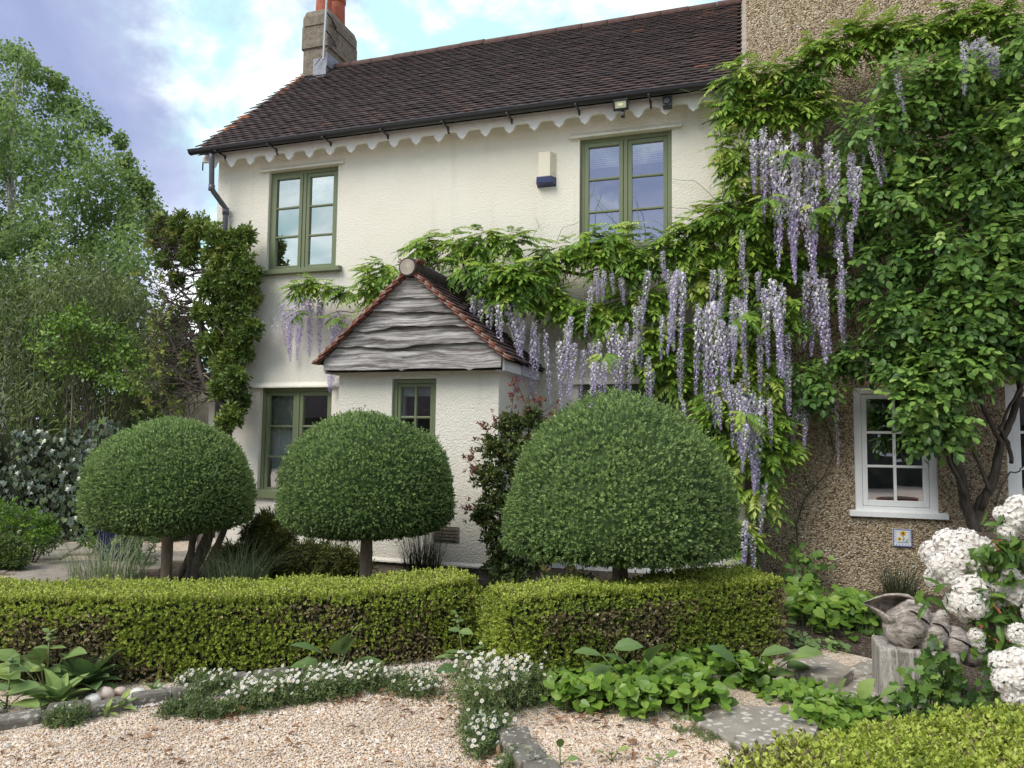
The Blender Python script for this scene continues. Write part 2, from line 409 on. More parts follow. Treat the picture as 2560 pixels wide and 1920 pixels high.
M['post'] = m_weathered('weathered_oak_post', [(.12, .105, .09), (.32, .29, .26), (.46, .43, .395), (.58, .555, .52)], 2.0, (7, 7, .9))
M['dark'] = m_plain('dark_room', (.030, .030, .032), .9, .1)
M['glass'] = m_glass(refl=.42)
M['chim'] = m_stone('chimney_render', (.12, .10, .078), (.25, .215, .17), (.42, .40, .34), .6, 2.5)
M['lead'] = m_plain('lead_flashing', (.24, .26, .31), .5, .4, var=.25)
M['pot'] = m_plain('terracotta', (.36, .115, .07), .8, .25, var=.2)
M['steel'] = m_plain('galvanised_steel', (.5, .5, .52), .4, .5, .6)
M['stone'] = m_stone('paving_stone', (.22, .195, .16), (.36, .325, .275), (.62, .60, .54), .85)
M['flag'] = m_stone('york_flagstone', (.22, .19, .155), (.34, .30, .25), (.5, .48, .42), .4)
M['kerb'] = m_stone('kerb_stone', (.105, .096, .08), (.22, .205, .175), (.45, .43, .36), .75, 1.4)
GR = [(0, (.27, .155, .09)), (.08, (.48, .31, .185)), (.20, (.62, .45, .30)), (.40, (.72, .58, .43)), (.60, (.78, .68, .54)), (.78, (.70, .62, .54)), (.86, (.45, .41, .40)), (.93, (.84, .80, .72)), (1, (.56, .30, .16))]
M['gravel'] = m_ground('gravel_ground', GR, 95, .012)
M['soil'] = m_ground('garden_soil', [(0, (.045, .033, .025)), (.5, (.085, .064, .047)), (.85, (.13, .098, .07)), (1, (.30, .25, .2))], 70, .02)
t = NT('pea_gravel'); M['peb'] = t.done(t.mix(t.ramp(t.noise(2.2, 5, .65), [(.46, 0.0), (.72, .55)]), t.ramp(t.attr(), GR), (.34, .25, .17)), .6, .35)
t = NT('cobble'); M['cob'] = t.done(t.ramp(t.attr(), [(0, (.30, .28, .29)), (.35, (.52, .42, .36)), (.7, (.62, .58, .53)), (1, (.72, .71, .68))]), .6, .35, t.bump(t.noise(30), .3, .004))

# ---------------------------------------------------------------- ground
g = MB(); g.add([(-400,-400,-.004),(400,-400,-.004),(400,400,-.004),(-400,400,-.004)], [(0,1,2,3)])
ground = struct('ground', g.build('ground', M['gravel']))
def sheet(name, pts, z, mat):
    m = MB(); m.add([(p[0], p[1], z) for p in pts], [tuple(range(len(pts)))]); return struct(name, m.build(name, mat))
sheet('soil_bed', [(-5.1,3.85),(-3.75,3.95),(-2.0,5.15),(-1.55,4.75),(-1.45,4.2),(-.95,4.75),(-.45,5.2),(.2,5.95),(.45,6.2),(.85,5.95),(1.1,5.3),(1.5,4.4),(6,5.2),(6,8.8),(-7.2,8.9),(-6.3,6.2)], .002, M['soil'])
sheet('soil_bed_behind', [(-30,3.5),(-8.6,3.5),(-9.2,8.2),(-8.2,8.9),(-7.3,8.9),(-7.3,30),(-30,30)], .002, M['soil'])

# ---------------------------------------------------------------- wall with openings, windows
def wall_mb(x0, x1, z0, z1, Y, th, ops):
    """front wall facing -Y with rectangular openings (x0,x1,z0,z1)"""
    xs = sorted({x0, x1, *[o[0] for o in ops], *[o[1] for o in ops]}); zs = sorted({z0, z1, *[o[2] for o in ops], *[o[3] for o in ops]})
    b = MB()
    inside = lambda x, z: any(o[0] < x < o[1] and o[2] < z < o[3] for o in ops)
    for i in range(len(xs)-1):
        for j in range(len(zs)-1):
            if inside((xs[i]+xs[i+1])/2, (zs[j]+zs[j+1])/2): continue
            a = [(xs[i], zs[j]), (xs[i+1], zs[j]), (xs[i+1], zs[j+1]), (xs[i], zs[j+1])]
            b.add([(p[0], Y, p[1]) for p in a], [(0,1,2,3)]); b.add([(p[0], Y+th, p[1]) for p in a], [(3,2,1,0)])
    for o in ops:
        a, c, d, e = o
        for p, q in (((a,d),(c,d)), ((c,d),(c,e)), ((c,e),(a,e)), ((a,e),(a,d))):
            b.add([(p[0],Y,p[1]),(q[0],Y,q[1]),(q[0],Y+th,q[1]),(p[0],Y+th,p[1])], [(0,1,2,3)])
    for p, q in (((x0,z0),(x1,z0)), ((x1,z0),(x1,z1)), ((x1,z1),(x0,z1)), ((x0,z1),(x0,z0))):
        b.add([(p[0],Y,p[1]),(q[0],Y,q[1]),(q[0],Y+th,q[1]),(p[0],Y+th,p[1])], [(0,1,2,3)])
    return b
def bar(b, x0, x1, y0, y1, z0, z1): b.box(x0, x1, y0, y1, z0, z1)
def ring(b, x0, x1, z0, z1, w, y0, y1, wb=None):
    wb = wb or w
    b.box(x0, x0+w, y0, y1, z0, z1); b.box(x1-w, x1, y0, y1, z0, z1)
    b.box(x0+w, x1-w, y0, y1, z0, z0+wb); b.box(x0+w, x1-w, y0, y1, z1-w, z1)
def window(parent, x0, x1, z0, z1, Y, mat, cols=2, rows=3, fw=.055, sw=.05, sill=None, opening=True, label=None, panecols=1):
    """frame is the part; sashes, panes and sill are its sub-parts"""
    f = MB(); ring(f, x0, x1, z0, z1, fw, Y, Y+.08)
    iw = (x1-x0-2*fw); mull = .05 if cols == 2 else 0
    cells = []
    if cols == 2:
        xm = (x0+x1)/2; f.box(xm-mull/2, xm+mull/2, Y, Y+.08, z0+fw, z1-fw); cells = [(x0+fw, xm-mull/2), (xm+mull/2, x1-fw)]
    else: cells = [(x0+fw, x1-fw)]
    w = f.build('window', mat, parent, bevel=.004)
    if label: w['label'] = label
    for ci, (a, b) in enumerate(cells):
        s = MB(); yo = Y-.012 if (ci == 0 and opening) else Y+.010
        a2, b2, c2, d2 = a+.003, b-.003, z0+fw+.003, z1-fw-.003
        ring(s, a2, b2, c2, d2, sw, yo, yo+.055, sw+.012)
        gx0, gx1, gz0, gz1 = a2+sw, b2-sw, c2+sw+.012, d2-sw
        mb = .026
        rowsz = np.linspace(gz0, gz1, rows+1); colsx = np.linspace(gx0, gx1, panecols+1)
        for r_ in rowsz[1:-1]: s.box(gx0, gx1, yo+.006, yo+.05, r_-mb/2, r_+mb/2)
        for c_ in colsx[1:-1]: s.box(c_-mb/2, c_+mb/2, yo+.0035, yo+.052, gz0, gz1)
        s.build('sash', mat, w, bevel=.005)
        for i in range(rows):
            for j in range(panecols):
                pz0 = rowsz[i]+(mb/2 if i else 0)-.002; pz1 = rowsz[i+1]-(mb/2 if i < rows-1 else 0)+.002
                px0 = colsx[j]+(mb/2 if j else 0)-.002; px1 = colsx[j+1]-(mb/2 if j < panecols-1 else 0)+.002
                tl = rng.uniform(-.0012, .0012, 2)
                p = MB(); y = yo+.030
                p.add([(px0,y+tl[0],pz0),(px1,y-tl[0],pz0),(px1,y-tl[0]+tl[1],pz1),(px0,y+tl[0]+tl[1],pz1)], [(0,1,2,3)])
                p.build('pane', M['glass'], w)
    if sill:
        a, b, zt, h, pr = sill
        s = MB(); s.prism([(Y+.06, zt), (Y-pr, zt-.02), (Y-pr, zt-.02-h), (Y-pr+.03, zt-.02-h), (Y+.06, zt-.03-h)], 'x', a, b)
        s.build('sill', mat, w, bevel=.004)
    return w

D = 8.75; XL = -7.38
house = thing('cottage', 'cream roughcast two storey cottage with dark tiled roof and green windows', 'house', (-3.7, D, 0))
UL = (-6.50, -5.38, 3.80, 5.28); UR = (-1.98, -.86, 3.80, 5.25); LL = (-6.52, -5.38, .70, 2.20); LR = (-1.98, -.84, .70, 2.20)
wb_ = wall_mb(XL, 0.0, 0.0, 5.70, D, .28, [UL, UR, LL, LR])
# side, back and gable walls
yb = 13.35; zr = 7.95; ym = 11.05
for X in (XL, -.002):
    s = .28 if X == XL else -.28
    wb_.add([(X,D+.28,0),(X,yb,0),(X,yb,5.65),(X,ym,7.85),(X,D+.28,5.8)], [(0,1,2,3,4)])
    wb_.add([(X+s,D+.28,0),(X+s,yb-.2,0),(X+s,yb-.2,5.6),(X+s,ym,7.8),(X+s,D+.28,5.6)], [(0,1,2,3,4)])
wb_.add([(XL,yb,0),(0,yb,0),(0,yb,5.6),(XL,yb,5.6)], [(0,1,2,3)])
wall_o = wb_.build('wall', M['render'], house)
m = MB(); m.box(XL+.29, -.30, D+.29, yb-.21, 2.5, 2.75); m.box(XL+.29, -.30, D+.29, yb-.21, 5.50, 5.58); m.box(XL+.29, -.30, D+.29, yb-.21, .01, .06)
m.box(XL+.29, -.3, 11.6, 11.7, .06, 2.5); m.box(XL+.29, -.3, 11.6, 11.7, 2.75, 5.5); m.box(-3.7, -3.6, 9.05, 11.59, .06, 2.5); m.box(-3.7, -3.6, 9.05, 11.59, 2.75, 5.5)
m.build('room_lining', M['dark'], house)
window(house, UL[0], UL[1], UL[2], UL[3], D+.05, M['green'], sill=(-6.68, -5.28, 3.865, .062, .14), label='green casement window above the ground floor window')
window(house, UR[0], UR[1], UR[2], UR[3], D+.05, M['green'], sill=(-2.1, -.75, 3.865, .062, .14), label='green casement window beside the alarm box')
window(house, LL[0], LL[1], LL[2], LL[3], D+.06, M['green'], sill=(-6.56, -5.3, .80, .10, .12), opening=False, label='green ground floor casement window with net curtain')
window(house, LR[0], LR[1], LR[2], LR[3], D+.05, M['green'], sill=(-2.05, -.78, .79, .06, .12), label='green ground floor window behind wisteria blooms')
for a, b, z in ((-6.64, -5.28, 5.285), (-2.10, -.74, 5.255), (-6.68, -5.26, 2.205), (-2.15, -.70, 2.205)):
    l = MB(); l.prism([(D+.02, z+.0), (D-.055, z-.008), (D-.055, z+.012), (D+.02, z+.09)], 'x', a, b); l.build('drip_lip', M['render'], house)
# white painted brick plinth, brick by brick
pl = MB(); pl.box(-2.5, -.005, D-.045, D-.002, 0, .60); plo = pl.build('plinth', M['brickwhite'], house)
br = None
for r_ in range(8):
    for c_ in range(12):
        x0 = -2.5+c_*.225+(.1125 if r_ % 2 else 0)
        if x0 < -1.6 or x0+.215 > 0: continue
        if br is None:
            bb = MB(); bb.box(0, .215, -.012, .02, 0, .065); t_ = bb.build('brick', M['brickwhite'], plo, bevel=.006); br = t_.data
            t_.matrix_basis = Matrix.Translation((x0, D-.047, .005+r_*.075)); continue
        inst('brick', br, Matrix.Translation((x0, D-.047+rng.uniform(-.003, .003), .005+r_*.075)), plo)
# roof
S = .92; th = math.atan(S); EY, EZ = 8.40, 5.58
es = np.array([0, math.cos(th), math.sin(th)]); en = np.array([0, -math.sin(th), math.cos(th)])
RX0, RX1 = -7.53, -.012; RL = (11.05-EY)/math.cos(th)
rf = MB()
a0 = np.array([0, EY, EZ-.02]); a1 = a0+es*RL
rf.add([(RX0+.03,*a0[1:]),(RX1,*a0[1:]),(RX1,*a1[1:]),(RX0+.03,*a1[1:])], [(0,1,2,3)])
rf.add([(RX0+.03,*(a0-en*.06)[1:]),(RX1,*(a0-en*.06)[1:]),(RX1,*(a1-en*.06)[1:]),(RX0+.03,*(a1-en*.06)[1:])], [(0,1,2,3)])
rf.add([(RX0+.03,*a1[1:]),(RX1,*a1[1:]),(RX1,13.7,5.5),(RX0+.03,13.7,5.5)], [(0,1,2,3)])
roof = rf.build('roof', M['batten'], house)
TW, TG = .163, .098
tv_, tf_ = [], []
def tile_tpl(w, L, t):
    v = []
    for x in (-.5, -.17, .17, .5):
        cz = .004*(1-(2*x)**2)
        for y in (0, L):
            v += [(x*w, y, cz+.030*(1-y/L)+.002), (x*w, y, cz+.030*(1-y/L)+.002-t)]
    f = []
    for i in range(3):
        o = i*4; p = o+4
        f += [(o, p, p+2, o+2), (o+1, o+3, p+3, p+1), (o, o+1, p+1, p), (o+2, p+2, p+3, o+3)]
    f += [(0, 2, 3, 1), (12, 13, 15, 14)]
    return np.array(v), np.array(f)
def lay_tiles(parent, mats, origin, ex, es_, en_, width, length, rndf, n_ind, tw=TW, tg=TG, name='roof_tile', seed=3):
    g = np.random.default_rng(seed); tv, tf = tile_tpl(tw-.002, .185, .015)
    pos, rn, jit = [], [], []
    nc = int(length/tg); nx = int(width/tw)
    for i in range(nc):
        off = 0 if i % 2 else -tw/2
        for j in range(nx+2):
            x = off+j*tw+tw/2
            if x < tw*.2 or x > width-tw*.2: continue
            pos.append((x, i*tg+g.normal()*.0035, g.normal()*.0022)); jit.append((g.normal()*.012, g.normal()*.02)); rn.append(rndf(x/width, i/nc, g))
    pos = np.array(pos); jit = np.array(jit); rn = np.clip(np.array(rn), 0, 1)
    P = origin+pos[:, :1]*ex+pos[:, 1:2]*es_+pos[:, 2:]*en_
    frm = np.zeros((len(P), 3, 3)); frm[:] = np.stack([ex, es_, en_])
    frm[:, 0] += jit[:, :1]*es_+jit[:, 1:]*en_*.3; frm[:, 1] -= jit[:, :1]*ex
    order = np.argsort(np.linalg.norm(P-CAM, axis=1)); ind = order[:n_ind]; rest = order[n_ind:]
    cache = {}
    for i in ind:
        k = int(rn[i]*9.99)
        if k not in cache:
            me = npmesh(name, tv, tf, np.full(len(tv), k/10+.05)); me.materials.append(mats); cache[k] = me
        q = frm[i]
        inst(name, cache[k], Matrix([[q[0][0], q[1][0], q[2][0], P[i][0]], [q[0][1], q[1][1], q[2][1], P[i][1]], [q[0][2], q[1][2], q[2][2], P[i][2]], [0, 0, 0, 1]]), parent)
    if len(rest):
        V, F, R = scatter(tv, tf, P[rest], frm[rest], np.ones(len(rest)), rn[rest])
        o = link(name+'s', npmesh(name+'s', V, F, R), mats, parent); o['kind'] = 'stuff'
def rmain(u, v, g):
    r = .02+.52*g.random()**1.6
    r += .30*max(0, 1-u/.05)*g.random()+(.48 if u < .022 and g.random() < .75 else 0)
    r += .35*max(0, (u-.86)/.14)*g.random()+.28*max(0, (v-.72)/.28)*max(0, (u-.35)/.65)*g.random()
    if g.random() < .02: r += .3
    return r
lay_tiles(roof, M['tile'], np.array([RX0, EY-.035, EZ-.02])+en*.0, np.array([1., 0, 0]), es, en, RX1-RX0, RL+.02, rmain, 300)
# ridge tiles
nr = 17; rl = (0-(-6.95))/nr; apex = a1+np.array([0, .0, .0])
rt = MB()
arc = [(.12*math.sin(q), .10*math.cos(q)) for q in np.linspace(-1.75, 1.75, 11)]; arci = [(p[0]*.86, p[1]*.86-.004) for p in arc]
rt.prism(arc+arci[::-1], 'x', 0, rl-.008); r0 = rt.build('ridge_tile', m_plain('ridge_tile_clay', (.105, .062, .055), .85, .25, var=.35, scale=9, bump=.004), roof)
r0.matrix_basis = Matrix.Translation((-6.95, apex[1], apex[2]-.02))
for i in range(1, nr): inst('ridge_tile', r0.data, Matrix.Translation((-6.95+i*rl, apex[1], apex[2]-.02+rng.normal()*.004)), roof)
# mortar fillet where the roof meets the taller wing
mf = MB(); mf.tube([a0+np.array([-.02, 0, .03]), a1+np.array([-.02, 0, .05])], .045, 6); mf.build('mortar_fillet', M['mortar'], roof)
# gutter, brackets and downpipe
def gutter_mb(x0, x1, y, z, r):
    b = MB(); o = [(y+r*math.cos(q), z+r*math.sin(q)) for q in np.linspace(math.pi, 2*math.pi, 11)]; i = [(y+(r-.006)*math.cos(q), z+(r-.006)*math.sin(q)) for q in np.linspace(2*math.pi, math.pi, 11)]
    return b.prism(o+i, 'x', x0, x1)
GZ = 5.572
gt = gutter_mb(-7.56, -.02, 8.385, GZ, .058)
gt.tube([(-7.58, 8.385-.058, GZ), (-.02, 8.385-.058, GZ)], .007, 6); gt.prism([(8.385+.062*math.cos(q), GZ+.062*math.sin(q)) for q in np.linspace(math.pi, 2*math.pi, 11)], 'x', -7.575, -7.555)
gut = gt.build('gutter', M['black'], house)
for x in np.arange(-7.1, -.1, .86):
    b = MB(); b.prism([(8.32, 5.512), (8.57, 5.512), (8.57, 5.44), (8.555, 5.44), (8.52, 5.497), (8.32, 5.498)], 'x', x-.012, x+.012); b.build('gutter_bracket', M['black'], gut)
b = MB(); b.box(-7.5, -.01, 8.575, 8.60, 5.46, 5.62); b.box(-7.5, -.01, 8.60, 8.76, 5.545, 5.56); b.build('fascia_board', M['boardwhite'], house)
# scalloped board in lengths
st = .3205; x = -.59-22*st
groups = [(0, 6), (6, 11), (11, 16), (16, 24)]
for ga, gb in groups:
    poly = [(-.59-22*st+ga*st-st/2, 5.53)]
    for k in range(ga, gb):
        xc = -.59-22*st+k*st
        if xc > -.1: break
        ar = [(xc-st/2+(st/2-.058)*math.sin(q), 5.400+.062*math.cos(q)) for q in np.linspace(0, math.pi/2, 9)]
        poly += ar+[(xc-.052, 5.385), (xc, 5.342), (xc+.052, 5.385)]
        poly += [(xc+st/2-(st/2-.058)*math.sin(q), 5.400+.062*math.cos(q)) for q in np.linspace(math.pi/2, 0, 9)]
    poly += [(poly[-1][0], 5.53)]
    lx = [p[0] for p in poly]
    poly = [(min(max(p[0], -7.50), -.012), p[1]) for p in poly]
    b = MB()
    # strip of quads between the outline and the straight top edge
    bot = poly[1:-1]; n = len(bot)
    for i in range(n-1):
        (xa, za), (xb, zb_) = bot[i], bot[i+1]
        if abs(xa-xb) < 1e-6: continue
        b.add([(xa,8.545,za),(xb,8.545,zb_),(xb,8.545,5.53),(xa,8.545,5.53)], [(0,1,2,3)])
        b.add([(xa,8.572,za),(xb,8.572,zb_),(xb,8.572,5.53),(xa,8.572,5.53)], [(3,2,1,0)])
    for i in range(n-1):
        (xa, za), (xb, zb_) = bot[i], bot[i+1]
        b.add([(xa,8.545,za),(xb,8.545,zb_),(xb,8.572,zb_),(xa,8.572,za)], [(0,1,2,3)])
    b.build('scalloped_board', M['boardwhite'], house)
dp = MB(); dp.tube([(-7.22, 8.40, 5.50), (-7.22, 8.41, 5.44), (-7.22, 8.43, 5.02), (-7.21, 8.46, 4.97), (-7.18, 8.60, 4.85), (-7.17, 8.665, 4.80), (-7.17, 8.68, 4.70), (-7.17, 8.68, .1)], .037, 12)
dp.tube([(-7.17, 8.68, 4.80), (-7.17, 8.68, 4.70)], .047, 12); dp.tube([(-7.22, 8.43, 5.06), (-7.22, 8.43, 4.98)], .044, 12)
dpo = dp.build('downpipe', M['greypipe'], house, smooth=True)
# chimney
ch = MB()
def rbox(b, x0, x1, y0, y1, z0, z1, r, n=4, top=0.0):
    def ringpts(z, e):
        o = []
        for cx_, cy_, q0 in ((x1-r, y1-r, 0), (x0+r, y1-r, math.pi/2), (x0+r, y0+r, math.pi), (x1-r, y0+r, 1.5*math.pi)):
            for q in np.linspace(q0, q0+math.pi/2, n): o.append((cx_+(r-e)*math.cos(q), cy_+(r-e)*math.sin(q), z))
        return o
    lv = [(z0, 0.0), (z1-top, 0.0)]+([(z1-top*.35, top*.25), (z1, top*.8)] if top else [])
    v = []; k = 4*n
    for z, e in lv: v += ringpts(z, min(e, r*.95))
    f = [(i*k+j, i*k+(j+1) % k, (i+1)*k+(j+1) % k, (i+1)*k+j) for i in range(len(lv)-1) for j in range(k)]
    f += [tuple(range(k))[::-1], tuple(range((len(lv)-1)*k, len(lv)*k))]
    b.add(v, f)
CX0, CX1, CY0, CY1 = -7.40, -6.88, 10.72, 11.72
rbox(ch, CX0+.02, CX1-.02, CY0+.02, CY1-.02, 7.0, 8.27, .02)
rbox(ch, CX0-.012, CX1+.012, CY0-.012, CY1+.012, 8.262, 8.66, .05)
rbox(ch, CX0-.03, CX1+.03, CY0-.03, CY1+.03, 8.652, 8.99, .14, 5, .17)
chim = ch.build('chimney', M['chim'], house)
for cy_ in (10.98, 11.42):
    b = MB(); b.tube([(-7.14, cy_, 8.9), (-7.14, cy_, 9.5)], [.15, .13], 16); b.tube([(-7.14, cy_, 9.46), (-7.14, cy_, 9.55)], .15, 16); b.build('chimney_pot', M['pot'], chim, smooth=False)
b = MB(); b.box(CX0+.25, CX1-.015, CY0-.004, CY0+.02, 7.75, 8.05); b.box(CX1-.021, CX1+.002, CY0, CY1-.1, 7.9, 8.14)
b.add([tuple(np.array([x, y, 0])+np.array([0, 0, EZ-.02+(y-EY)*S+.055])) for x, y in ((-7.38, 10.52), (-6.86, 10.52), (-6.66, 10.75), (-6.66, 10.98), (-6.9, 10.98), (-6.9, 10.74), (-7.38, 10.74))], [(0,1,5,6),(1,2,3,4,5)])
b.build('lead_flashing', M['lead'], chim)

# ---------------------------------------------------------------- pebbledashed wing
wing = thing('pebbledash_wing', 'taller pebbledashed house wing with white casement windows, joined to the cottage', 'house', (3, 8.6, 0))
W1 = (1.04, 1.82, .80, 2.13); W2 = (2.44, 3.22, .80, 2.15)
w_ = wall_mb(0.0, 7.0, 0.0, 12.0, 8.6, .28, [W1, W2])
w_.add([(.0,8.88,0),(.0,15,0),(.0,15,12),(.0,8.88,12)], [(0,1,2,3)]); w_.add([(7,8.6,0),(7,15,0),(7,15,12),(7,8.6,12)], [(0,1,2,3)]); w_.add([(0,15,0),(7,15,0),(7,15,12),(0,15,12)], [(0,1,2,3)]); w_.add([(0,8.6,12),(7,8.6,12),(7,15,12),(0,15,12)], [(0,1,2,3)])
w_.build('wall', M['pebble'], wing)
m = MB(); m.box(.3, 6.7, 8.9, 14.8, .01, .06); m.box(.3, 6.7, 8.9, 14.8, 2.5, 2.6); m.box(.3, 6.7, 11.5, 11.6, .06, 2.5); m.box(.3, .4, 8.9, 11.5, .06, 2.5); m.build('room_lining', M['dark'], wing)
window(wing, *W1, 8.6+.012, M['white'], cols=1, rows=3, panecols=2, fw=.075, sw=.05, sill=(.98, 1.90, .845, .055, .06), opening=False, label='white casement window above the ceramic plaque')
window(wing, *W2, 8.6+.012, M['white'], cols=1, rows=3, panecols=2, fw=.075, sw=.05, sill=(2.36, 3.3, .845, .055, .06), opening=False, label='white casement window behind the climber stems')

# ---------------------------------------------------------------- porch
PY = 7.50; PX0, PX1 = -4.52, -2.57; AX, AZ = -3.54, 3.40; PS = .885
porch = thing('porch', 'small gabled porch with weatherboarded gable, clay tile roof and green window', 'porch', ((PX0+PX1)/2, PY, 0))
PW = (-3.84, -3.30, .98, 2.19)
p_ = wall_mb(PX0, PX1, .17, 2.42, PY, .2, [PW])
for X, s in ((PX0, .2), (PX1, -.2)):
    p_.add([(X,PY+.2,.17),(X,D,.17),(X,D,2.42),(X,PY+.2,2.42)], [(0,1,2,3)]); p_.add([(X+s,PY+.2,.17),(X+s,D,.17),(X+s,D,2.42),(X+s,PY+.2,2.42)], [(0,1,2,3)])
p_.build('wall', M['render'], porch)
b = MB(); b.box(PX0+.015, PX1-.015, PY+.015, D, 0, .168); b.build('plinth', M['chim'], porch)
b = MB(); b.prism([(PY+.01, .165), (PY-.028, .160), (PY-.028, .175), (PY+.01, .215)], 'x', PX0-.005, PX1+.02); b.build('drip_lip', M['render'], porch)
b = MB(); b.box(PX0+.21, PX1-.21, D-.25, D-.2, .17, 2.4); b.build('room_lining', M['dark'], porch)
window(porch, *PW, PY+.035, M['green'], cols=1, rows=3, panecols=2, fw=.05, sw=.035, sill=(-3.88, -3.26, 1.0, .05, .05), opening=False)
# air brick
b = MB(); b.box(-3.30, -3.0, PY-.012, PY+.01, .42, .58)
for i in range(4): b.box(-3.28, -3.02, PY-.02, PY-.0115, .435+i*.035, .452+i*.035)
b.build('air_brick', M['chim'], porch)
def edge(k, x):
    if k == 0: return 2.28+.004*math.sin(5*x)+(.0 if True else 0)-.022*math.exp(-((x+3.62)/.03)**2)-.024*math.exp(-((x+2.83)/.03)**2)
    z = [2.28, 2.535, 2.735, 2.905, 3.075][k]
    return z+.020*math.sin(4.2*x+1.7*k)+.010*math.sin(9.5*x+2.6*k)+.004*math.sin(27*x+k)
for k in range(5):
    zb0 = [2.28, 2.535, 2.735, 2.905, 3.075][k]; zt0 = ([2.535, 2.735, 2.905, 3.075, 3.5][k])+.05
    hw = (AZ-.025-zb0)/PS; xs = np.linspace(max(AX-hw, -4.60), min(AX+hw, -2.48), 49)
    v = []; N = len(xs)
    for x in xs:
        zb1 = edge(k, x); zt = max(min(zt0, AZ-.022-abs(x-AX)*PS), zb1+.004); y0, y1 = 7.290, 7.300+.022
        fr_ = (zt-zb1)/(zt0-zb1)
        v += [(x, y0, zb1), (x, y0+.050*fr_, zt), (x, y0+.024+.050*fr_, zt), (x, y0+.026, zb1)]
    f = []
    for i in range(N-1):
        o, q = i*4, i*4+4
        f += [(o, q, q+1, o+1), (o+1, q+1, q+2, o+2), (o+3, o+2, q+2, q+3), (o, o+3, q+3, q)]
    f += [(0, 1, 2, 3), (4*N-4, 4*N-1, 4*N-2, 4*N-3)]
    b = MB(); b.add([(p[0], p[1]+.0005*k, p[2]) for p in v], f); b.build('weatherboard', M['board'], porch)
b = MB(); b.add([(-3.62,7.335,3.27),(-3.585,7.33,3.245),(-3.53,7.325,3.235),(-3.49,7.33,3.25),(-3.46,7.335,3.28),(-3.54,7.335,3.36)], [(0,1,2,3,4,5)])
b.build('lead_cap', M['lead'], porch)
b = MB(); b.box(-4.60, -2.48, 7.372, PY+.001, 2.27, 2.40); b.add([(-4.6,7.375,2.40),(-2.48,7.375,2.40),(AX,7.375,3.33)], [(0,1,2)])
b.build('gable_backing', M['batten'], porch)
b = MB(); b.box(-2.478, -2.455, 7.335, D-.005, 2.25, 2.42); b.box(-2.57, -2.46, 7.37, D-.005, 2.25, 2.262); b.build('eaves_board', M['white'], porch)
b = MB(); b.box(-4.625, -4.602, 7.335, D-.005, 2.25, 2.42); b.build('eaves_board', M['white'], porch)
pth = math.atan(PS); pl_ = 1.13/math.cos(pth)
prf = MB()
for s in (-1, 1):
    prf.add([(AX, 7.30, AZ-.02), (AX+s*1.13, 7.30, AZ-.02-1.13*PS), (AX+s*1.13, D, AZ-.02-1.13*PS), (AX, D, AZ-.02)], [(0,1,2,3)])
    prf.add([(AX, 7.30, AZ-.05), (AX+s*1.13, 7.30, AZ-.05-1.13*PS), (AX+s*1.13, D, AZ-.05-1.13*PS), (AX, D, AZ-.05)], [(0,1,2,3)])
proof = prf.build('porch_roof', M['batten'], porch)
for s in (-1, 1):
    e = np.array([-s*math.cos(pth), 0, math.sin(pth)]); n_ = np.array([s*math.sin(pth), 0, math.cos(pth)])
    ex = np.array([0, 1., 0]) if s == 1 else np.array([0, -1., 0])
    o = np.array([AX+s*1.16, 7.26 if s == 1 else 8.74, AZ-.02-1.16*PS])
    rf_ = (lambda u, v, g, s=s: (.62+.3*g.random() if (u < .08 if s == 1 else u > .92) else .12+.25*g.random()))
    lay_tiles(proof, M['tile'], o, ex, e, n_, 1.48, pl_+.03, rf_, 150, seed=5+s)
# verge tiles, two deep, cut ends showing
vt = MB(); vt.box(-.0, .17, 0, .16, 0, .016); vm = vt.build('verge_tile', M['redtile'], proof, bevel=.003)
first = True
for s in (-1, 1):
    for i in range(15):
        d_ = 1.17-i*.0825
        for l in range(2):
            lift = .004+l*.022
            x = AX+s*d_; z = AZ-.02-d_*PS+lift
            if s == 1: Mx = Matrix.Translation((x+rng.normal()*.003, 7.225+l*.02+rng.normal()*.004, z)) @ Matrix.Rotation(-(math.pi-(pth-.20+rng.normal()*.025)), 4, 'Y') @ Matrix.Scale(-1, 4, (0, 0, 1))
            else: Mx = Matrix.Translation((x+rng.normal()*.003, 7.225+l*.02+rng.normal()*.004, z)) @ Matrix.Rotation(-(pth-.20+rng.normal()*.025), 4, 'Y')
            if first: vm.matrix_basis = Mx; first = False
            else: inst('verge_tile', vm.data, Mx, proof)
for i in range(4):
    b = MB(); b.tube([(AX, 7.21+i*.38, AZ-.01), (AX, 7.21+i*.38+.375, AZ-.01)], .106, 20); b.build('porch_ridge_tile', m_plain('porch_ridge_clay', (.055, .045, .042), .85, .25, var=.4, bump=.004) if i == 0 else bpy.data.materials['porch_ridge_clay'], proof)
b = MB(); b.tube([(AX, 7.200, AZ-.012), (AX, 7.214, AZ-.012)], .088, 20); b.build('mortar_plug', M['mortar'], proof)

# ---------------------------------------------------------------- plants: shared pieces
GREEN = lambda *c: [(i/(len(c)-1), x) for i, x in enumerate(c)]
L_TOP = m_leaf('topiary_leaf', GREEN((.065, .115, .038), (.16, .26, .075), (.26, .375, .115), (.38, .50, .18)), .42, .32, .5)
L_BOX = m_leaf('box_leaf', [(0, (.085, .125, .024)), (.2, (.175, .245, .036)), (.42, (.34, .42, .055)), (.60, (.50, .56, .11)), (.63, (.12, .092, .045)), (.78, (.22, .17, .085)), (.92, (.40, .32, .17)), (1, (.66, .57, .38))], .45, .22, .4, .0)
L_WIS = m_leaf('wisteria_leaf', GREEN((.065, .135, .022), (.145, .27, .035), (.26, .40, .055), (.40, .50, .10), (.50, .48, .18)), .42, .28)
L_ROSE = m_leaf('climber_leaf', GREEN((.035, .085, .022), (.095, .19, .042), (.18, .32, .065), (.31, .46, .10), (.48, .56, .17)), .40, .33)
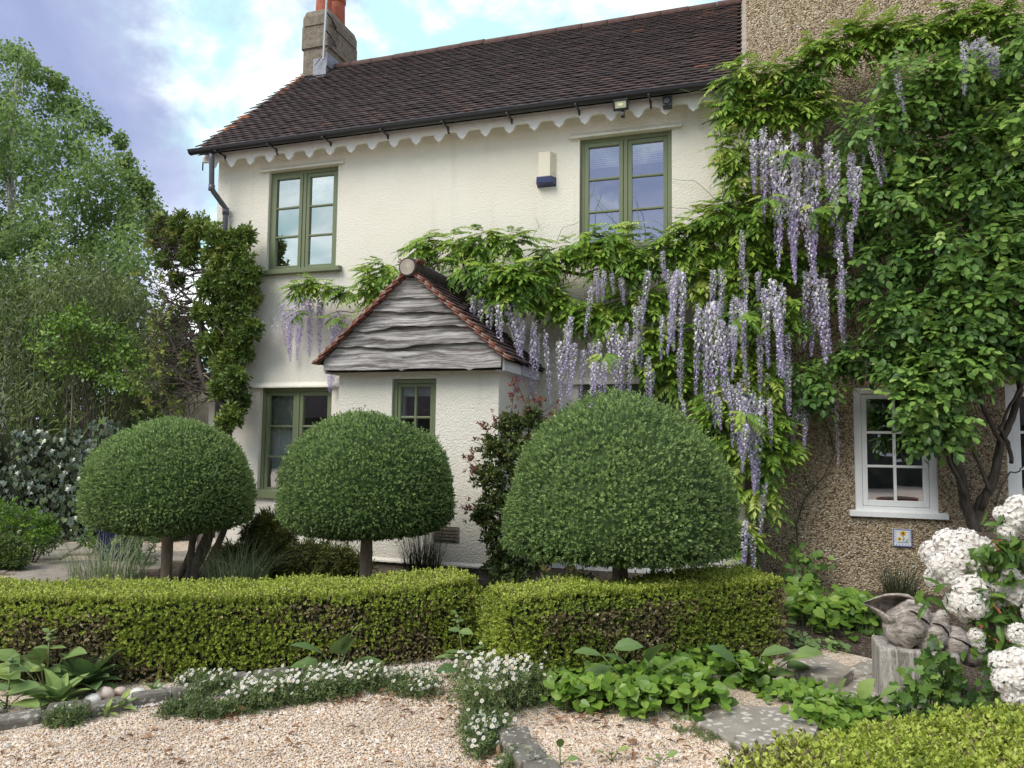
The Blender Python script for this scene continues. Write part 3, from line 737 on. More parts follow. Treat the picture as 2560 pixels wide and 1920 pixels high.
L_BIRCH = m_leaf('birch_leaf', GREEN((.065, .12, .042), (.145, .235, .075), (.25, .36, .11), (.40, .48, .16)), .75, .45, .15)
L_BAM = m_leaf('bamboo_leaf', GREEN((.026, .044, .014), (.060, .092, .024), (.11, .155, .038), (.19, .25, .06), (.24, .26, .09)), .5, .25)
L_IVY = m_leaf('ivy_leaf', GREEN((.026, .042, .024), (.055, .078, .045), (.085, .12, .062), (.17, .24, .06)), .20, .08, .8)
L_ESP = m_leaf('espalier_leaf', GREEN((.040, .080, .018), (.095, .16, .028), (.19, .26, .050), (.40, .40, .10)), .38, .2)
L_RED = m_leaf('red_tipped_leaf', GREEN((.030, .052, .018), (.085, .13, .036), (.16, .20, .052), (.19, .10, .06), (.28, .07, .065)), .4, .2)
L_JUN = m_leaf('juniper_spray', GREEN((.024, .036, .012), (.075, .095, .020), (.16, .18, .034), (.24, .25, .05)), .6, .15)
L_GRASS = m_leaf('pale_grass', GREEN((.10, .16, .06), (.22, .30, .14), (.34, .41, .23), (.52, .50, .32)), .5, .3)
L_DKGR = m_leaf('dark_grass', GREEN((.022, .034, .018), (.05, .07, .032), (.10, .105, .05)), .5, .2)
L_GC = m_leaf('ground_cover_leaf', GREEN((.055, .115, .018), (.125, .235, .030), (.215, .35, .050), (.36, .46, .09)), .38, .28)
L_PHL = m_leaf('phlomis_leaf', GREEN((.075, .145, .048), (.14, .225, .075), (.21, .31, .095), (.33, .43, .11)), .6, .22)
L_DAISY = m_leaf('fleabane_leaf', GREEN((.055, .085, .032), (.11, .165, .055), (.19, .25, .09), (.30, .34, .15)), .5, .2)
L_RHO = m_leaf('rhododendron_leaf', GREEN((.035, .085, .018), (.085, .165, .026), (.17, .28, .045)), .35, .2)
P_WIS = m_petal('wisteria_petal', [(0, (.84, .83, .81)), (.30, (.76, .73, .82)), (.65, (.56, .49, .72)), (1, (.40, .31, .60))])
P_WHITE = m_petal('rhododendron_petal', [(0, (.90, .88, .84)), (.6, (.88, .84, .80)), (.85, (.86, .70, .64)), (1, (.80, .55, .34))])
P_DAISY = m_petal('daisy_petal', [(0, (.86, .86, .83)), (.8, (.86, .84, .82)), (1, (.72, .48, .50))])
YEL = m_plain('daisy_eye', (.62, .42, .04), .7)
BARK = m_bark('grey_brown_bark', (.13, .10, .078), (.34, .285, .235)); BARKD = m_bark('dark_bark', (.045, .036, .030), (.12, .10, .085))
BARKB = m_bark('birch_bark', (.20, .19, .17), (.55, .54, .5), 6, (1, 1, 3)); STEM = m_plain('green_stem', (.16, .21, .09), .6)
CORE = m_plain('shade_dark_core', (.028, .036, .018), .95, .1, var=.5, scale=30, bump=.03)  # shade between the leaves is put into this dark colour
TRUNK = m_bark('brown_stem_bark', (.24, .185, .135), (.42, .345, .27), 14)
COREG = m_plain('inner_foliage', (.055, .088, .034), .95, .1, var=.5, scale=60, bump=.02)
DEADTW = m_plain('dry_twigs', (.20, .155, .09), .95, .1, var=.5, scale=40, bump=.03)

def pn(P, seed, f):
    """smooth value in about -1..1 over points"""
    g = np.random.default_rng(seed); s = np.zeros(len(P))
    for i in range(7):
        k = g.normal(size=3); k /= np.linalg.norm(k); s += np.sin(P@k*f*g.uniform(.6, 1.7)+g.uniform(0, 6.28))
    return s/3.2
def T_oval(w=.30, fold=.07, droop=.10):
    return (np.array([(0,0,0),(.28,w*.85,fold),(.66,w*.9,fold-.4*droop),(1,0,-droop),(.66,-w*.9,fold-.4*droop),(.28,-w*.85,fold),(.5,0,-.15*droop)]),
            np.array([(0,6,1),(1,6,2),(2,6,3),(3,6,4),(4,6,5),(5,6,0)]))
def add_r(t): return (t[0], t[1], np.zeros(len(t[0])))
UP = np.array([0, 0, 1.])

# ---------------------------------------------------------------- clipped domes on stems
def topiary(px, Y, ytop, ywide, ybot, R, label, seed, n=24500, eu=2.15, trunk_r=.052, lean=0):
    g = np.random.default_rng(seed)
    c = onY(px, ywide, Y); zt = onY(px, ytop, Y)[2]-.02; zb = onY(px, ybot, Y)[2]+.05
    t = thing('clipped_tree', label, 'tree', (c[0], Y, 0), 'clipped dome trees in front of the cottage')
    hu, hl = zt-c[2], max(c[2]-zb, .12)
    d = rvec(n*2, g); d = d[d[:, 2] > -.93][:n]; vw = CAM[:2]-c[:2]; vw = vw/np.linalg.norm(vw)
    d = d[(d[:, :2]@vw > -.25) | (g.random(len(d)) < .42)]   # thinner on the wall side
    el = np.where(d[:, 2] > 0, eu, 3.4); b = np.where(d[:, 2] > 0, hu, hl)
    rh = np.hypot(d[:, 0], d[:, 1])
    k = ((rh/R)**el+(np.abs(d[:, 2])/b)**el)**(-1/el)
    P = d*k[:, None]; P *= (1+.033*pn(P, seed, 5.5)+.014*pn(P, seed+9, 17)+.020*g.normal(size=len(P)))[:, None]
    N = np.stack([d[:, 0]/R**2, d[:, 1]/R**2, d[:, 2]/b**2], 1); N /= np.linalg.norm(N, axis=1)[:, None]
    T0, F0 = T_diamond(.30, .08); tp = [sprig(T0, F0, 5, 1.0, .85, s+seed, .9) for s in range(4)]
    sh = g.random(len(P)) < .02; P[sh] += (N*g.uniform(.015, .05, len(P))[:, None])[sh]
    D_ = N+.55*rvec(len(P), g)+UP*.25
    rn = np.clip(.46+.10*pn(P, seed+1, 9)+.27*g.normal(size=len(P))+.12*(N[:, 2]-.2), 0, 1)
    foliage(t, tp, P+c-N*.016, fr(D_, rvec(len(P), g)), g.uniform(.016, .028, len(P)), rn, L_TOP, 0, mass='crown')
    # solid inner core, green to match the leaves
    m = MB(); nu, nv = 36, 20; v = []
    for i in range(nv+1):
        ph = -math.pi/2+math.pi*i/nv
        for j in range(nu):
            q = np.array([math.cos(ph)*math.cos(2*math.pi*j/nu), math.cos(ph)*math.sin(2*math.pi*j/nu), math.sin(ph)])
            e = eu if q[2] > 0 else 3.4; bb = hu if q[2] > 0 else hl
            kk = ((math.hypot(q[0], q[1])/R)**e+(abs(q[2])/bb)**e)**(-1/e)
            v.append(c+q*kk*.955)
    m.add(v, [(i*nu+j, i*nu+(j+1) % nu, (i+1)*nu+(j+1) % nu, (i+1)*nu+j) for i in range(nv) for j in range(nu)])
    m.build('inner_core', COREG, t, smooth=True)
    m = MB(); zs = np.linspace(-.03, c[2], 8)
    m.tube([(c[0]+.012*math.sin(3*z+seed)+lean*(z-c[2]), Y+.01*math.cos(4*z), z) for z in zs], [trunk_r*(1.15-.2*i/7+.05*math.sin(5*i)) for i in range(8)], 12); m.build('trunk', TRUNK, t, smooth=True)
topiary(424, 6.2, 1050, 1258, 1335, .80, 'broad clipped dome tree with the navy planter behind its stem', 11, eu=2.25)
topiary(917, 6.2, 1028, 1264, 1345, .79, 'clipped dome tree standing in front of the porch window', 12, eu=2.25)
topiary(1547, 5.75, 988, 1345, 1402, .845, 'largest and tallest clipped dome tree, between red tipped shrub and wisteria', 13, 27500, eu=2.1, trunk_r=.06)

# ---------------------------------------------------------------- box hedges
def hedge(front, th_, h, label, seed, dens, leaf, brown, n_ind=0, nl=7, lo=-.05):
    g = np.random.default_rng(seed); F = np.array(front, float)
    seg = np.diff(F, axis=0); L = np.linalg.norm(seg, axis=1); cum = np.r_[0, np.cumsum(L)]; tot = cum[-1]
    def at(s):
        s = np.clip(s, 0, tot-1e-6); i = np.searchsorted(cum, s, 'right')-1; i = np.clip(i, 0, len(L)-1)
        d = seg[i]/L[i][:, None]; p = F[i]+d*(s-cum[i])[:, None]; return p, d, np.stack([-d[:, 1], d[:, 0]], 1)
    t = thing('box_hedge', label, 'hedge', (*F.mean(0), 0), 'low clipped box hedges')
    P, N = [], []
    # front, back, top, ends
    for face, area in (('f', tot*h), ('b', tot*h*.5), ('t', tot*th_*1.25), ('a', th_*h), ('z', th_*h)):
        n = int(area*dens); s = g.uniform(0, tot, n); u = g.uniform(0, 1, n); p, d, nb = at(s)
        if face == 'f': q = np.c_[p, lo+(h-lo)*u]; nn = np.c_[-nb, np.zeros(n)]
        elif face == 'b': q = np.c_[p+nb*th_, h*u]; nn = np.c_[nb, np.zeros(n)]
        elif face == 't': q = np.c_[p+nb*(u*th_)[:, None], np.full(n, h)]; nn = np.tile(UP, (n, 1))
        else:
            p, d, nb = at(np.full(n, 0.0 if face == 'a' else tot)); w = g.uniform(0, 1, n)
            q = np.c_[p+nb*(u*th_)[:, None], h*w]; nn = np.c_[d*(-1 if face == 'a' else 1), np.zeros(n)]
        P.append(q); N.append(nn)
    P = np.concatenate(P); N = np.concatenate(N)
    und = pn(P, seed, 5)
    # round the shoulders, roughen the faces
    low = (h-P[:, 2])/h
    P = P+N*(.020*und+.014*g.normal(size=len(P)))[:, None]
    P[:, 2] += np.where(N[:, 2] > .5, .012*pn(P, seed+3, 14), 0)
    side = N[:, 2] < .5
    edgepull = np.where(side & (low < .12), (.12-low)*.35, 0); P -= N*edgepull[:, None]
    T0, F0 = T_diamond(.33, .10, .5); tp = [sprig(T0, F0, nl, 1.0, .66, s+seed, 1.0) for s in range(4)]
    D_ = N*.8+.5*rvec(len(P), g)+UP*np.where(side, .35, .6)[:, None]
    patch = pn(P*np.array([1, 1, 1.6]), seed+5, 4.2)+.45*pn(P, seed+6, 13)+.4*g.normal(size=len(P))
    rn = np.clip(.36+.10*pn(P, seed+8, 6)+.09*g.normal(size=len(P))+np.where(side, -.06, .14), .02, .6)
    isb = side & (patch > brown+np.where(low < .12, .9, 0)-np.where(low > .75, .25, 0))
    isb |= (~side) & (g.random(len(P)) < .035)
    rn = np.where(isb, .64+.36*g.random(len(P))**1.5, rn)
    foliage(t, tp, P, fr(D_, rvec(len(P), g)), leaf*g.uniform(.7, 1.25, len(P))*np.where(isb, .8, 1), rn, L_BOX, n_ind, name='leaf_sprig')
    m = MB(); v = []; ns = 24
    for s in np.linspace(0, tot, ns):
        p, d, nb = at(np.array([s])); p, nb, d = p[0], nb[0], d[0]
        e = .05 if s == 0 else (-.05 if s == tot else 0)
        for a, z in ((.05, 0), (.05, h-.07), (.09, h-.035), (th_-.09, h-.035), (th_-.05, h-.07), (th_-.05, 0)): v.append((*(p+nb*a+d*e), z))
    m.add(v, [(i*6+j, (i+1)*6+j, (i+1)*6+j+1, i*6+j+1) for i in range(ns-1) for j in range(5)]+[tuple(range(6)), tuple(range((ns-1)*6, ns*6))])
    m.build('inner_core', CORE, t)  # solid core, darkened to stand for the shade in the gaps
    # bare twigs showing on the browned faces
    tw = MB(); k = int(tot*220)
    s = g.uniform(0, tot, k); p, d, nb = at(s); zz_ = g.uniform(.02, h*.8, k); ln = g.uniform(.05, .14, k); dx = g.normal(size=(k, 3))*.25
    for i in range(k):
        a = np.array([*(p[i]-nb[i]*.004), zz_[i]]); dd = UP+dx[i]; tw.tube([a, a+dd*ln[i]], [.0022, .0012], 3, False)
    tw.build('bare_twigs', DEADTW, t)['kind'] = 'stuff'
hedge([(-5.7, 3.05), (-4.4, 3.46), (-3.7, 3.73), (-3.14, 4.10), (-2.5, 4.52), (-1.86, 5.02)], .58, .485, 'long low box hedge in front of the two smaller dome trees', 21, 5200, .0255, -.02, 0, 6)
hedge([(-1.38, 4.33), (-.85, 4.80), (-.35, 5.27), (.22, 5.82)], .44, .535, 'short box hedge with browned face beside the stepping stones', 22, 5500, .0255, -.30, 0, 6)
hedge([(2.3, 4.2), (1.02, 3.5), (.61, 3.25), (.15, 2.85), (-.13, 2.52)], .75, .47, 'bright fresh box hedge at the edge of the gravel, by the rhododendron', 23, 3500, .032, 1.3, 300, 7)

# ---------------------------------------------------------------- wisteria
wis = thing('wisteria', 'flowering lilac wisteria trained across the cottage wall and eaves', 'wisteria', (-.05, 8.55, 0))
wlp = []
for s in range(6):
    tv, tf, tr = pinnate(*T_diamond(.20, .05, .40), 6, 1.0, .36, 40+s, .45, .55); wlp.append((tv, tf, tr))
def blobs(lst, g, Y0):
    out = []
    for x, y, r, *yy in lst: out.append((onY(x*K, y*K, yy[0] if yy else Y0), r*K*8.3/FPX))
    return out
WB = [(820,600,48),(800,640,30),(672,618,30),(650,625,22),(700,622,22),(745,632,20),(640,680,14),(725,690,14),
 (925,535,42),(985,540,42),(1045,530,45),(1105,535,42),(905,580,30),(1000,590,36,8.2),(1060,600,45,8.1),(1115,610,52,8.1),(1095,650,45,8.1),(1150,595,45,8.2),(1150,640,35),
 (1200,560,45),(1260,545,52),(1325,525,50),(1320,575,55),(1385,570,50),(1440,545,50),(1500,505,50),(1490,560,55),(1560,480,55),(1580,540,55),(1635,545,55),(1670,600,52),(1615,625,48),
 (1190,650,42),(1245,675,46),(1305,690,46),(1365,665,42),(1415,650,42),(1415,735,46),(1445,785,48),(1475,720,40),(1400,790,36),(1460,840,34),
 (1530,620,46),(1745,560,38),(1640,690,42,8.2),(1700,670,42,8.2),(1560,700,30),(1590,770,38,8.3),(1640,780,34,8.3),
 (1595,825,42,8.2),(1640,830,42,8.2),(1565,875,44,8.2),(1550,925,46,8.2),(1620,960,46,8.2),(1655,990,44,8.2),(1645,920,36,8.2),(1590,1005,40,8.2),(1640,1075,36,8.2),(1595,1140,26,8.2),(1620,1170,22,8.2),(1690,960,34,8.3),
 (1610,185,58,8.2),(1585,245,42,8.2),(1580,325,36,8.2),(1590,400,28,8.2),(1670,195,56,8.2),(1740,175,56,8.2),(1640,255,46,8.2),(1710,245,46,8.2),(1600,445,36,8.3),(1550,470,36,8.3),(1590,360,30,8.2),
 (1795,115,56,8.2),(1850,95,52,8.2),(1910,85,46,8.2),(1990,85,46,8.2),(2090,45,46,8.2),(2150,50,40,8.2),(2060,80,40,8.2),(1760,240,36,8.2),(1690,340,26,8.2),(1760,400,24,8.2),(1690,460,30,8.2),(1640,480,36,8.2),(1780,480,24,8.2),(1715,330,18,7.8),(1760,450,18,7.8),(1660,430,16,7.8),(1600,690,18,7.8),(1610,900,18,7.8),(1300,770,14,7.9)]
g = np.random.default_rng(50); P, DD, NN, SS, RR = [], [], [], [], []
for ctr, r in blobs(WB, g, 8.4):
    n = int(22+620*r*r) if r > .095 else 9; tone = g.normal()*.10
    o = rvec(n, g)*np.cbrt(g.random(n))[:, None]*r*np.array([.95, .45, .8])
    a = g.uniform(-math.pi, math.pi, n)
    d = np.stack([np.sin(a), -np.abs(np.cos(a))*.9-.1, g.uniform(-.75, .45, n)], 1)+o/r*.5
    P.append(ctr+o*.75+np.array([0, 0, .25*r])); DD.append(d); NN.append(UP+.25*rvec(n, g)-np.array([0, .35, 0])); SS.append(g.uniform(.20, .32, n)*min(1, .55+r*2))
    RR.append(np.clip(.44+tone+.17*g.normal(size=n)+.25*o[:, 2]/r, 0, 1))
P = np.concatenate(P)
foliage(wis, wlp, P, fr(np.concatenate(DD), np.concatenate(NN)), np.concatenate(SS), np.concatenate(RR), L_WIS, 300)
# woody stems
st_ = MB()
def vine(pts, r0, r1, Y=8.5, n=8, wob=.02, seed=0):
    gg = np.random.default_rng(seed+77); q = np.array([onY(x*K, y*K, (p[0] if p else Y)) for x, y, *p in pts])
    ts = np.linspace(0, len(q)-1, len(q)*6); i = np.clip(ts.astype(int), 0, len(q)-2); f = (ts-i)[:, None]; f = f*f*(3-2*f)*.5+f*.5
    pp = q[i]*(1-f)+q[i+1]*f; pp += np.stack([np.sin(ts*2.3+seed), np.cos(ts*1.9+seed), np.sin(ts*3.1)], 1)*wob+gg.normal(size=pp.shape)*wob*.15
    return pp, np.linspace(r0, r1, len(pp)), n
for i, (pts, r0, r1) in enumerate([
    ([(1615,1240,8.45),(1622,1100,8.45),(1615,980,8.45),(1632,860,8.4),(1638,760,8.4),(1660,660,8.4),(1700,600,8.45),(1760,520,8.45),(1800,400,8.45),(1760,250,8.3),(1700,190,8.3)], .065, .025),
    ([(1640,1240,8.45),(1640,1120,8.45),(1650,960,8.42),(1625,860,8.42),(1600,760,8.42),(1560,640,8.45),(1480,580),(1380,600),(1240,590),(1100,580,8.4),(980,560),(880,590),(830,620)], .045, .010),
    ([(1640,760),(1600,690),(1500,640),(1420,690),(1300,700),(1200,690)], .022, .008),
    ([(1660,660),(1560,520),(1480,500),(1400,540)], .02, .008), ([(815,640,8.6),(760,642,8.6),(720,625,8.6),(670,620,8.6)], .012, .006), ([(815,650,8.6),(780,670,8.6),(740,672,8.6),(700,690,8.6)], .009, .004),
    ([(1700,190,8.3),(1800,120,8.4),(1920,90,8.4),(2080,60,8.4)], .02, .008), ([(1760,250,8.3),(1640,210,8.2),(1590,260,8.2)], .018, .008)]):
    pp, rr, n = vine(pts, r0, r1, seed=i); st_.tube(pp, rr, n)
st_.build('stems', BARK, wis, smooth=True)
# loose tendrils on the wall, panes and roof edge
td = MB()
for i, pts in enumerate([[(1270,520,8.6),(1272,430,8.62),(1285,395,8.62)], [(1330,520,8.55),(1318,460,8.55),(1275,415,8.6)], [(1380,500,8.55),(1372,430,8.55),(1365,410,8.6)], [(1440,500,8.6),(1420,480,8.6),(1400,465,8.62)], [(1200,530,8.65),(1220,490,8.68),(1250,478,8.68)],
    [(1150,520,8.68),(1165,490,8.7),(1155,470,8.7)], [(1560,190,8.3),(1520,190,8.28),(1490,200,8.3),(1470,195,8.3)], [(1600,140,9.0),(1585,100,9.5),(1600,60,10.2),(1605,10,10.6)], [(1540,480,8.6),(1480,450,8.68),(1440,445,8.7)], [(1560,450,8.6),(1500,390,8.7),(1450,385,8.72)]]):
    pp, rr, n = vine(pts, .004, .002, seed=i+30, wob=.012); td.tube(pp, rr, 4)
td.build('tendrils', STEM, wis)
# hanging flower clusters
def raceme(seed, n=78):
    gg = np.random.default_rng(seed); ps = []; fv = np.array([(0,0,0),(.55,.5,.15),(1,0,-.1),(.55,-.5,.15),(.2,.25,-.3),(.8,0,-.55),(.2,-.25,-.3)]); ff = np.array([(0,1,2),(0,2,3),(0,4,5),(0,5,6)])
    for i in range(n):
        t = (i+gg.random())/n; a = i*2.4+gg.uniform(-.4, .4); rad = (.115*(1-t)**.6*min(1, .35+t*3.2)+.010)*gg.uniform(.5, 1.15)
        o = np.array([math.cos(a), math.sin(a), 0]); d = o*.8+np.array([0, 0, gg.uniform(-.9, .35)])
        ps.append((fv, ff, o*rad*.55+np.array([0, 0, -t]), fr(d[None], (UP+o*.4)[None])[0], (.058*(1-.55*t)+.010)*gg.uniform(.8, 1.2), np.clip(.12+.66*t+gg.normal()*.24, 0, 1)))
    v, f, r = combine(ps); q = []
    w = .004; s = [(-w, 0, .03), (w, 0, .03), (w, 0, -1), (-w, 0, -1)]; o = len(v)
    v = np.concatenate([v, np.array(s)]); f = np.concatenate([f, [(o, o+1, o+2), (o, o+2, o+3)]]); r = np.concatenate([r, np.full(4, .6)])
    return v, f, r
rm = []
for s in range(7):
    v, f, r = raceme(60+s, 84+8*s); me = npmesh('flower_cluster', v, f, r); me.materials.append(P_WIS); rm.append(me)
rmv = []
for s in range(7):
    v, f, r = raceme(60+s, 96+8*s); me = npmesh('flower_cluster', v, f, np.clip(r*.7+.30, 0, 1)); me.materials.append(P_WIS); rmv.append(me)
thin = []
for s in range(2):
    v, f, r = raceme(80+s, 30); me = npmesh('flower_cluster', v, f, np.clip(r*.4+.05, 0, 1)); me.materials.append(P_WIS); thin.append(me)
RC = [(610,655,120,8.68),(622,650,150,8.66),(640,640,160,8.6),(652,640,170,8.6),(663,640,120,8.66),(672,645,155,8.6),(686,650,140,8.6),(700,650,60,8.66),(735,672,115,8.6),(722,680,120,8.6),(746,680,70,8.64),(712,795,60,8.6),(722,800,45,8.6),
 (1020,640,110,8.1),(1040,645,120,8.1),(1060,655,150,8.1),(1078,655,170,8.05),(1095,655,160,8.1),(1112,650,195,8.1),(1130,690,150,8.2),(1150,695,170,8.3),(1175,715,160),(1160,720,140),(1208,735,150),(1225,700,170),(1240,740,120),(1262,755,115),(1275,740,130),(1292,735,140),(1315,715,160),(1330,720,165),(1345,730,140),(1362,735,140),(1300,600,55),(1345,600,60),(1320,590,50),(1387,640,165),(1378,660,120),(1410,800,70),
 (1465,580,190,8.2),(1475,585,175,8.2),(1455,595,140,8.2),(1508,660,190,8.15),(1522,665,190,8.15),(1535,650,235,8.15),(1550,670,210,8.15),(1545,645,250,8.15),(1560,690,170,8.2),(1590,640,140,8.1),(1610,650,130,8.1),(1600,645,150,8.1),
 (1668,600,195,8.15),(1688,615,175,8.15),(1650,620,165,8.15),(1678,640,170,8.15),(1758,580,185,8.2),(1780,595,165,8.2),(1742,585,150,8.2),(1770,600,140,8.2),(1812,595,140,8.2),(1822,580,125,8.2),
 (1628,300,120,8.1),(1646,278,180,8.1),(1662,300,170,8.05),(1680,285,230,8.2),(1697,310,250,8.1),(1712,285,200,8.25),(1726,330,220,8.1),(1745,305,180,8.2),(1762,345,190,8.1),(1785,325,160,8.1),(1650,330,140,8.2),(1700,400,200,8.1),(1730,420,190,8.1),(1745,400,180,8.1),(1820,430,120,8.1),(1792,310,150,8.0),(1810,330,120,8.0),(1880,245,120,7.9),(1870,250,90,7.9),(1715,470,120,8.1),(2120,80,60,8.2),(2105,90,50,8.2),
 (1580,830,120,8.1),(1600,822,150,8.1),(1592,840,130,8.1),(1622,845,170,8.1),(1642,860,190,8.1),(1632,900,150,8.1),(1610,860,120,8.1),(1632,985,70,8.1),(1655,1045,105,8.15),(1732,830,115,8.4),(1746,850,125,8.4),(1720,865,95,8.4),(1692,760,115,8.3),(1702,775,110,8.3),(1610,1125,95,8.2),(1625,1150,80,8.2)]
for x, y, r, *yy in WB:
    if x < 1180 or y > 900 or (x > 1580 and y < 520): continue
    for _ in range(g.integers(0, 3)): RC.append((x+g.normal()*r*.7, y+r*.75, g.uniform(50, 130), (yy[0] if yy else 8.35)-.05))
for x, y in [(1930,130),(2080,90),(2130,95),(2150,100),(1840,330),(1850,360),(1835,480),(1815,520),(1880,300)]: RC.append((x, y, g.uniform(60, 120), 7.85))
for i, (x, y, l, *yy) in enumerate(RC):
    p = onY((x+g.normal()*2)*K, y*K, (yy[0] if yy else 8.35)-(.22 if x > 780 else .02)+g.normal()*.04); L_ = l*K*8.3/FPX*g.uniform(.93, 1.08)
    wsc = (.31+.22*L_)*g.uniform(.8, 1.1)
    wsc *= 1.25 if x < 780 else 1.0
    inst('flower_cluster', (rmv if x < 780 else rm)[i % 7], Matrix.Translation(p) @ Matrix.Rotation(g.normal()*.06, 4, 'X') @ Matrix.Rotation(g.normal()*.07, 4, 'Y') @ Matrix.Rotation(g.uniform(0, 6.28), 4, 'Z') @ Matrix.Diagonal((wsc, wsc, L_, 1)), wis)
for i, (x, y, l) in enumerate([(596,680,110),(602,690,90),(590,700,60),(690,650,100),(758,690,60),(1195,760,120),(1205,780,110),(1280,820,60),(1180,800,110),(1800,820,170),(1806,840,140),(1350,780,70),(1500,830,90),(1515,850,60)]):
    p = onY(x*K, y*K, 8.62 if x < 1300 else 8.45); L_ = l*K*8.5/FPX
    inst('flower_cluster', thin[i % 2], Matrix.Translation(p) @ Matrix.Rotation(g.normal()*.06, 4, 'Y') @ Matrix.Rotation(g.uniform(0, 6.28), 4, 'Z') @ Matrix.Diagonal((.4, .4, L_, 1)), wis)

# ---------------------------------------------------------------- broad-leaved climber on the wing
clm = thing('climbing_shrub', 'dense green broad leaved climber covering the pebbledashed wing', 'climber', (2.2, 8.5, 0))
clp = []
for s in range(5):
    tv, tf, tr = pinnate(*T_oval(.33), 2, 1.0, .50, 140+s, .20, .25); clp.append((tv, tf, tr))
g = np.random.default_rng(90)
CP = np.array([(1840,330),(1880,230),(1910,175),(1990,125),(2110,110),(2212,85),(2340,90),(2340,780),(2190,770),(2130,750),(2080,800),(2050,900),(2010,930),(1980,900),(1960,840),(1900,800),(1880,760),(1870,700),(1860,600),(1870,500),(1850,420)], float)
def inpoly(p, V):
    x, y = p; c = False; n = len(V)
    for i in range(n):
        x1, y1 = V[i]; x2, y2 = V[i-1]
        if (y1 > y) != (y2 > y) and x < (x2-x1)*(y-y1)/(y2-y1)+x1: c = not c
    return c
LB = [(1735,815,32,8.2),(1790,785,30,8.25),(1755,860,28,8.2),(1840,770,30,8.2),(1770,830,26,8.2),(1820,640,26,8.3),(1830,460,28,8.0),(1960,800,36,7.8),(2020,790,44,7.7),(1990,850,44,7.7),(2050,830,40,7.75),(2020,900,40,7.75),(2050,930,30,7.8),(1930,800,28,7.9),(2090,770,44,7.8),(1990,940,24,7.8)]
tries = 0
while len(LB) < 92 and tries < 6000:
    tries += 1; x, y = g.uniform(1800, 2340), g.uniform(60, 960)
    if not inpoly((x, y), CP): continue
    if any((x-b[0])**2+(y-b[1])**2 < (46)**2 for b in LB[16:]): continue
    LB.append((x, y, g.uniform(42, 62), g.uniform(7.75, 8.25)))
P, DD, NN, SS, RR = [], [], [], [], []
for x, y, r_, Yb in LB:
    ctr = onY(x*K, y*K, Yb); r = r_*K*Yb/FPX; n = int(820*r*r)+14; tone = g.normal()*.09
    nrm = rvec(n, g); nrm[:, 1] = -np.abs(nrm[:, 1]); o = nrm*r*(g.uniform(.65, 1.08, n)[:, None])*np.array([1.15, .9, .68])
    d = nrm*.5+rvec(n, g)*.7-UP*.25
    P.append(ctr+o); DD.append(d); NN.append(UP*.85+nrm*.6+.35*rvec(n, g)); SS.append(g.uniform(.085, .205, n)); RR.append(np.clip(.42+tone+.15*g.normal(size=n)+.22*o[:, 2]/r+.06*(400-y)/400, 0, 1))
P = np.concatenate(P)
foliage(clm, clp, P, fr(np.concatenate(DD), np.concatenate(NN)), np.concatenate(SS), np.concatenate(RR), L_ROSE, 300)
st_ = MB()
for i, (pts, r0, r1) in enumerate([([(2110,1150,8.35),(2090,1080,8.35),(2060,1000,8.3),(2062,930,8.3),(2085,840,8.35),(2100,760,8.4),(2060,600,8.4),(2000,450,8.4),(1960,300,8.4)], .055, .02), ([(2115,1150,8.35),(2120,1080,8.35),(2150,1000,8.35),(2180,930,8.4),(2200,840,8.4),(2180,700,8.4),(2150,500,8.4)], .05, .02),
    ([(2105,1140,8.3),(2075,1060,8.3),(2050,985,8.3),(2030,900,8.35),(2010,800,8.4)], .03, .012), ([(2120,1100,8.3),(2160,960,8.3),(2120,850,8.35),(2130,760,8.4)], .028, .012), ([(2180,1000,8.3),(2160,930,8.3),(2195,860,8.3),(2230,800,8.3)], .02, .01), ([(2130,1060,8.3),(2110,980,8.32),(2080,900,8.35)], .02, .01), ([(2150,1090,8.3),(2190,1020,8.25),(2205,1005,8.2)], .01, .005),
    ([(2110,760,8.3),(1990,720,8.1),(1900,700,8.2)], .018, .006), ([(2060,560,8.3),(1960,500,8.1),(1880,470,8.1)], .016, .006), ([(1985,700,8.0),(1975,780,7.8),(1960,830,7.75)], .006, .003)]):
    pp, rr, n = vine(pts, r0, r1, seed=i+60, wob=.03); st_.tube(pp, rr, n)
st_.build('stems', BARKD, clm, smooth=True)
# thin dark creeper stem on the wing wall
cr = thing('creeper', 'thin dark bare creeper stem climbing pebbledash beside the white window', 'creeper', (.45, 8.45, 0))
m = MB(); pp, rr, n = vine([(1725,1220,8.5),(1722,1130,8.55),(1735,1080,8.56),(1780,1030,8.56),(1803,980,8.55),(1790,930,8.55),(1760,870,8.5)], .009, .006, seed=3, wob=.006); m.tube(pp, rr, 6); m.build('stem', BARKD, cr)
g = np.random.default_rng(8); n = 70
ctr = np.array([onY(x*K, y*K, 8.4) for x, y in [(1725,1200),(1735,1235),(1770,1225),(1745,1260),(1720,1270)]])
P = ctr[g.integers(0, 5, n)]+g.normal(size=(n, 3))*np.array([.07, .06, .06]); P[:, 2] = np.maximum(P[:, 2], .03)
foliage(cr, [add_r(T_ivy())], P, fr(rvec(n, g)-UP*.3, UP*.5+np.array([0, -.7, 0])+.4*rvec(n, g)), g.uniform(.05, .09, n), g.uniform(.2, .7, n), L_ROSE, n)

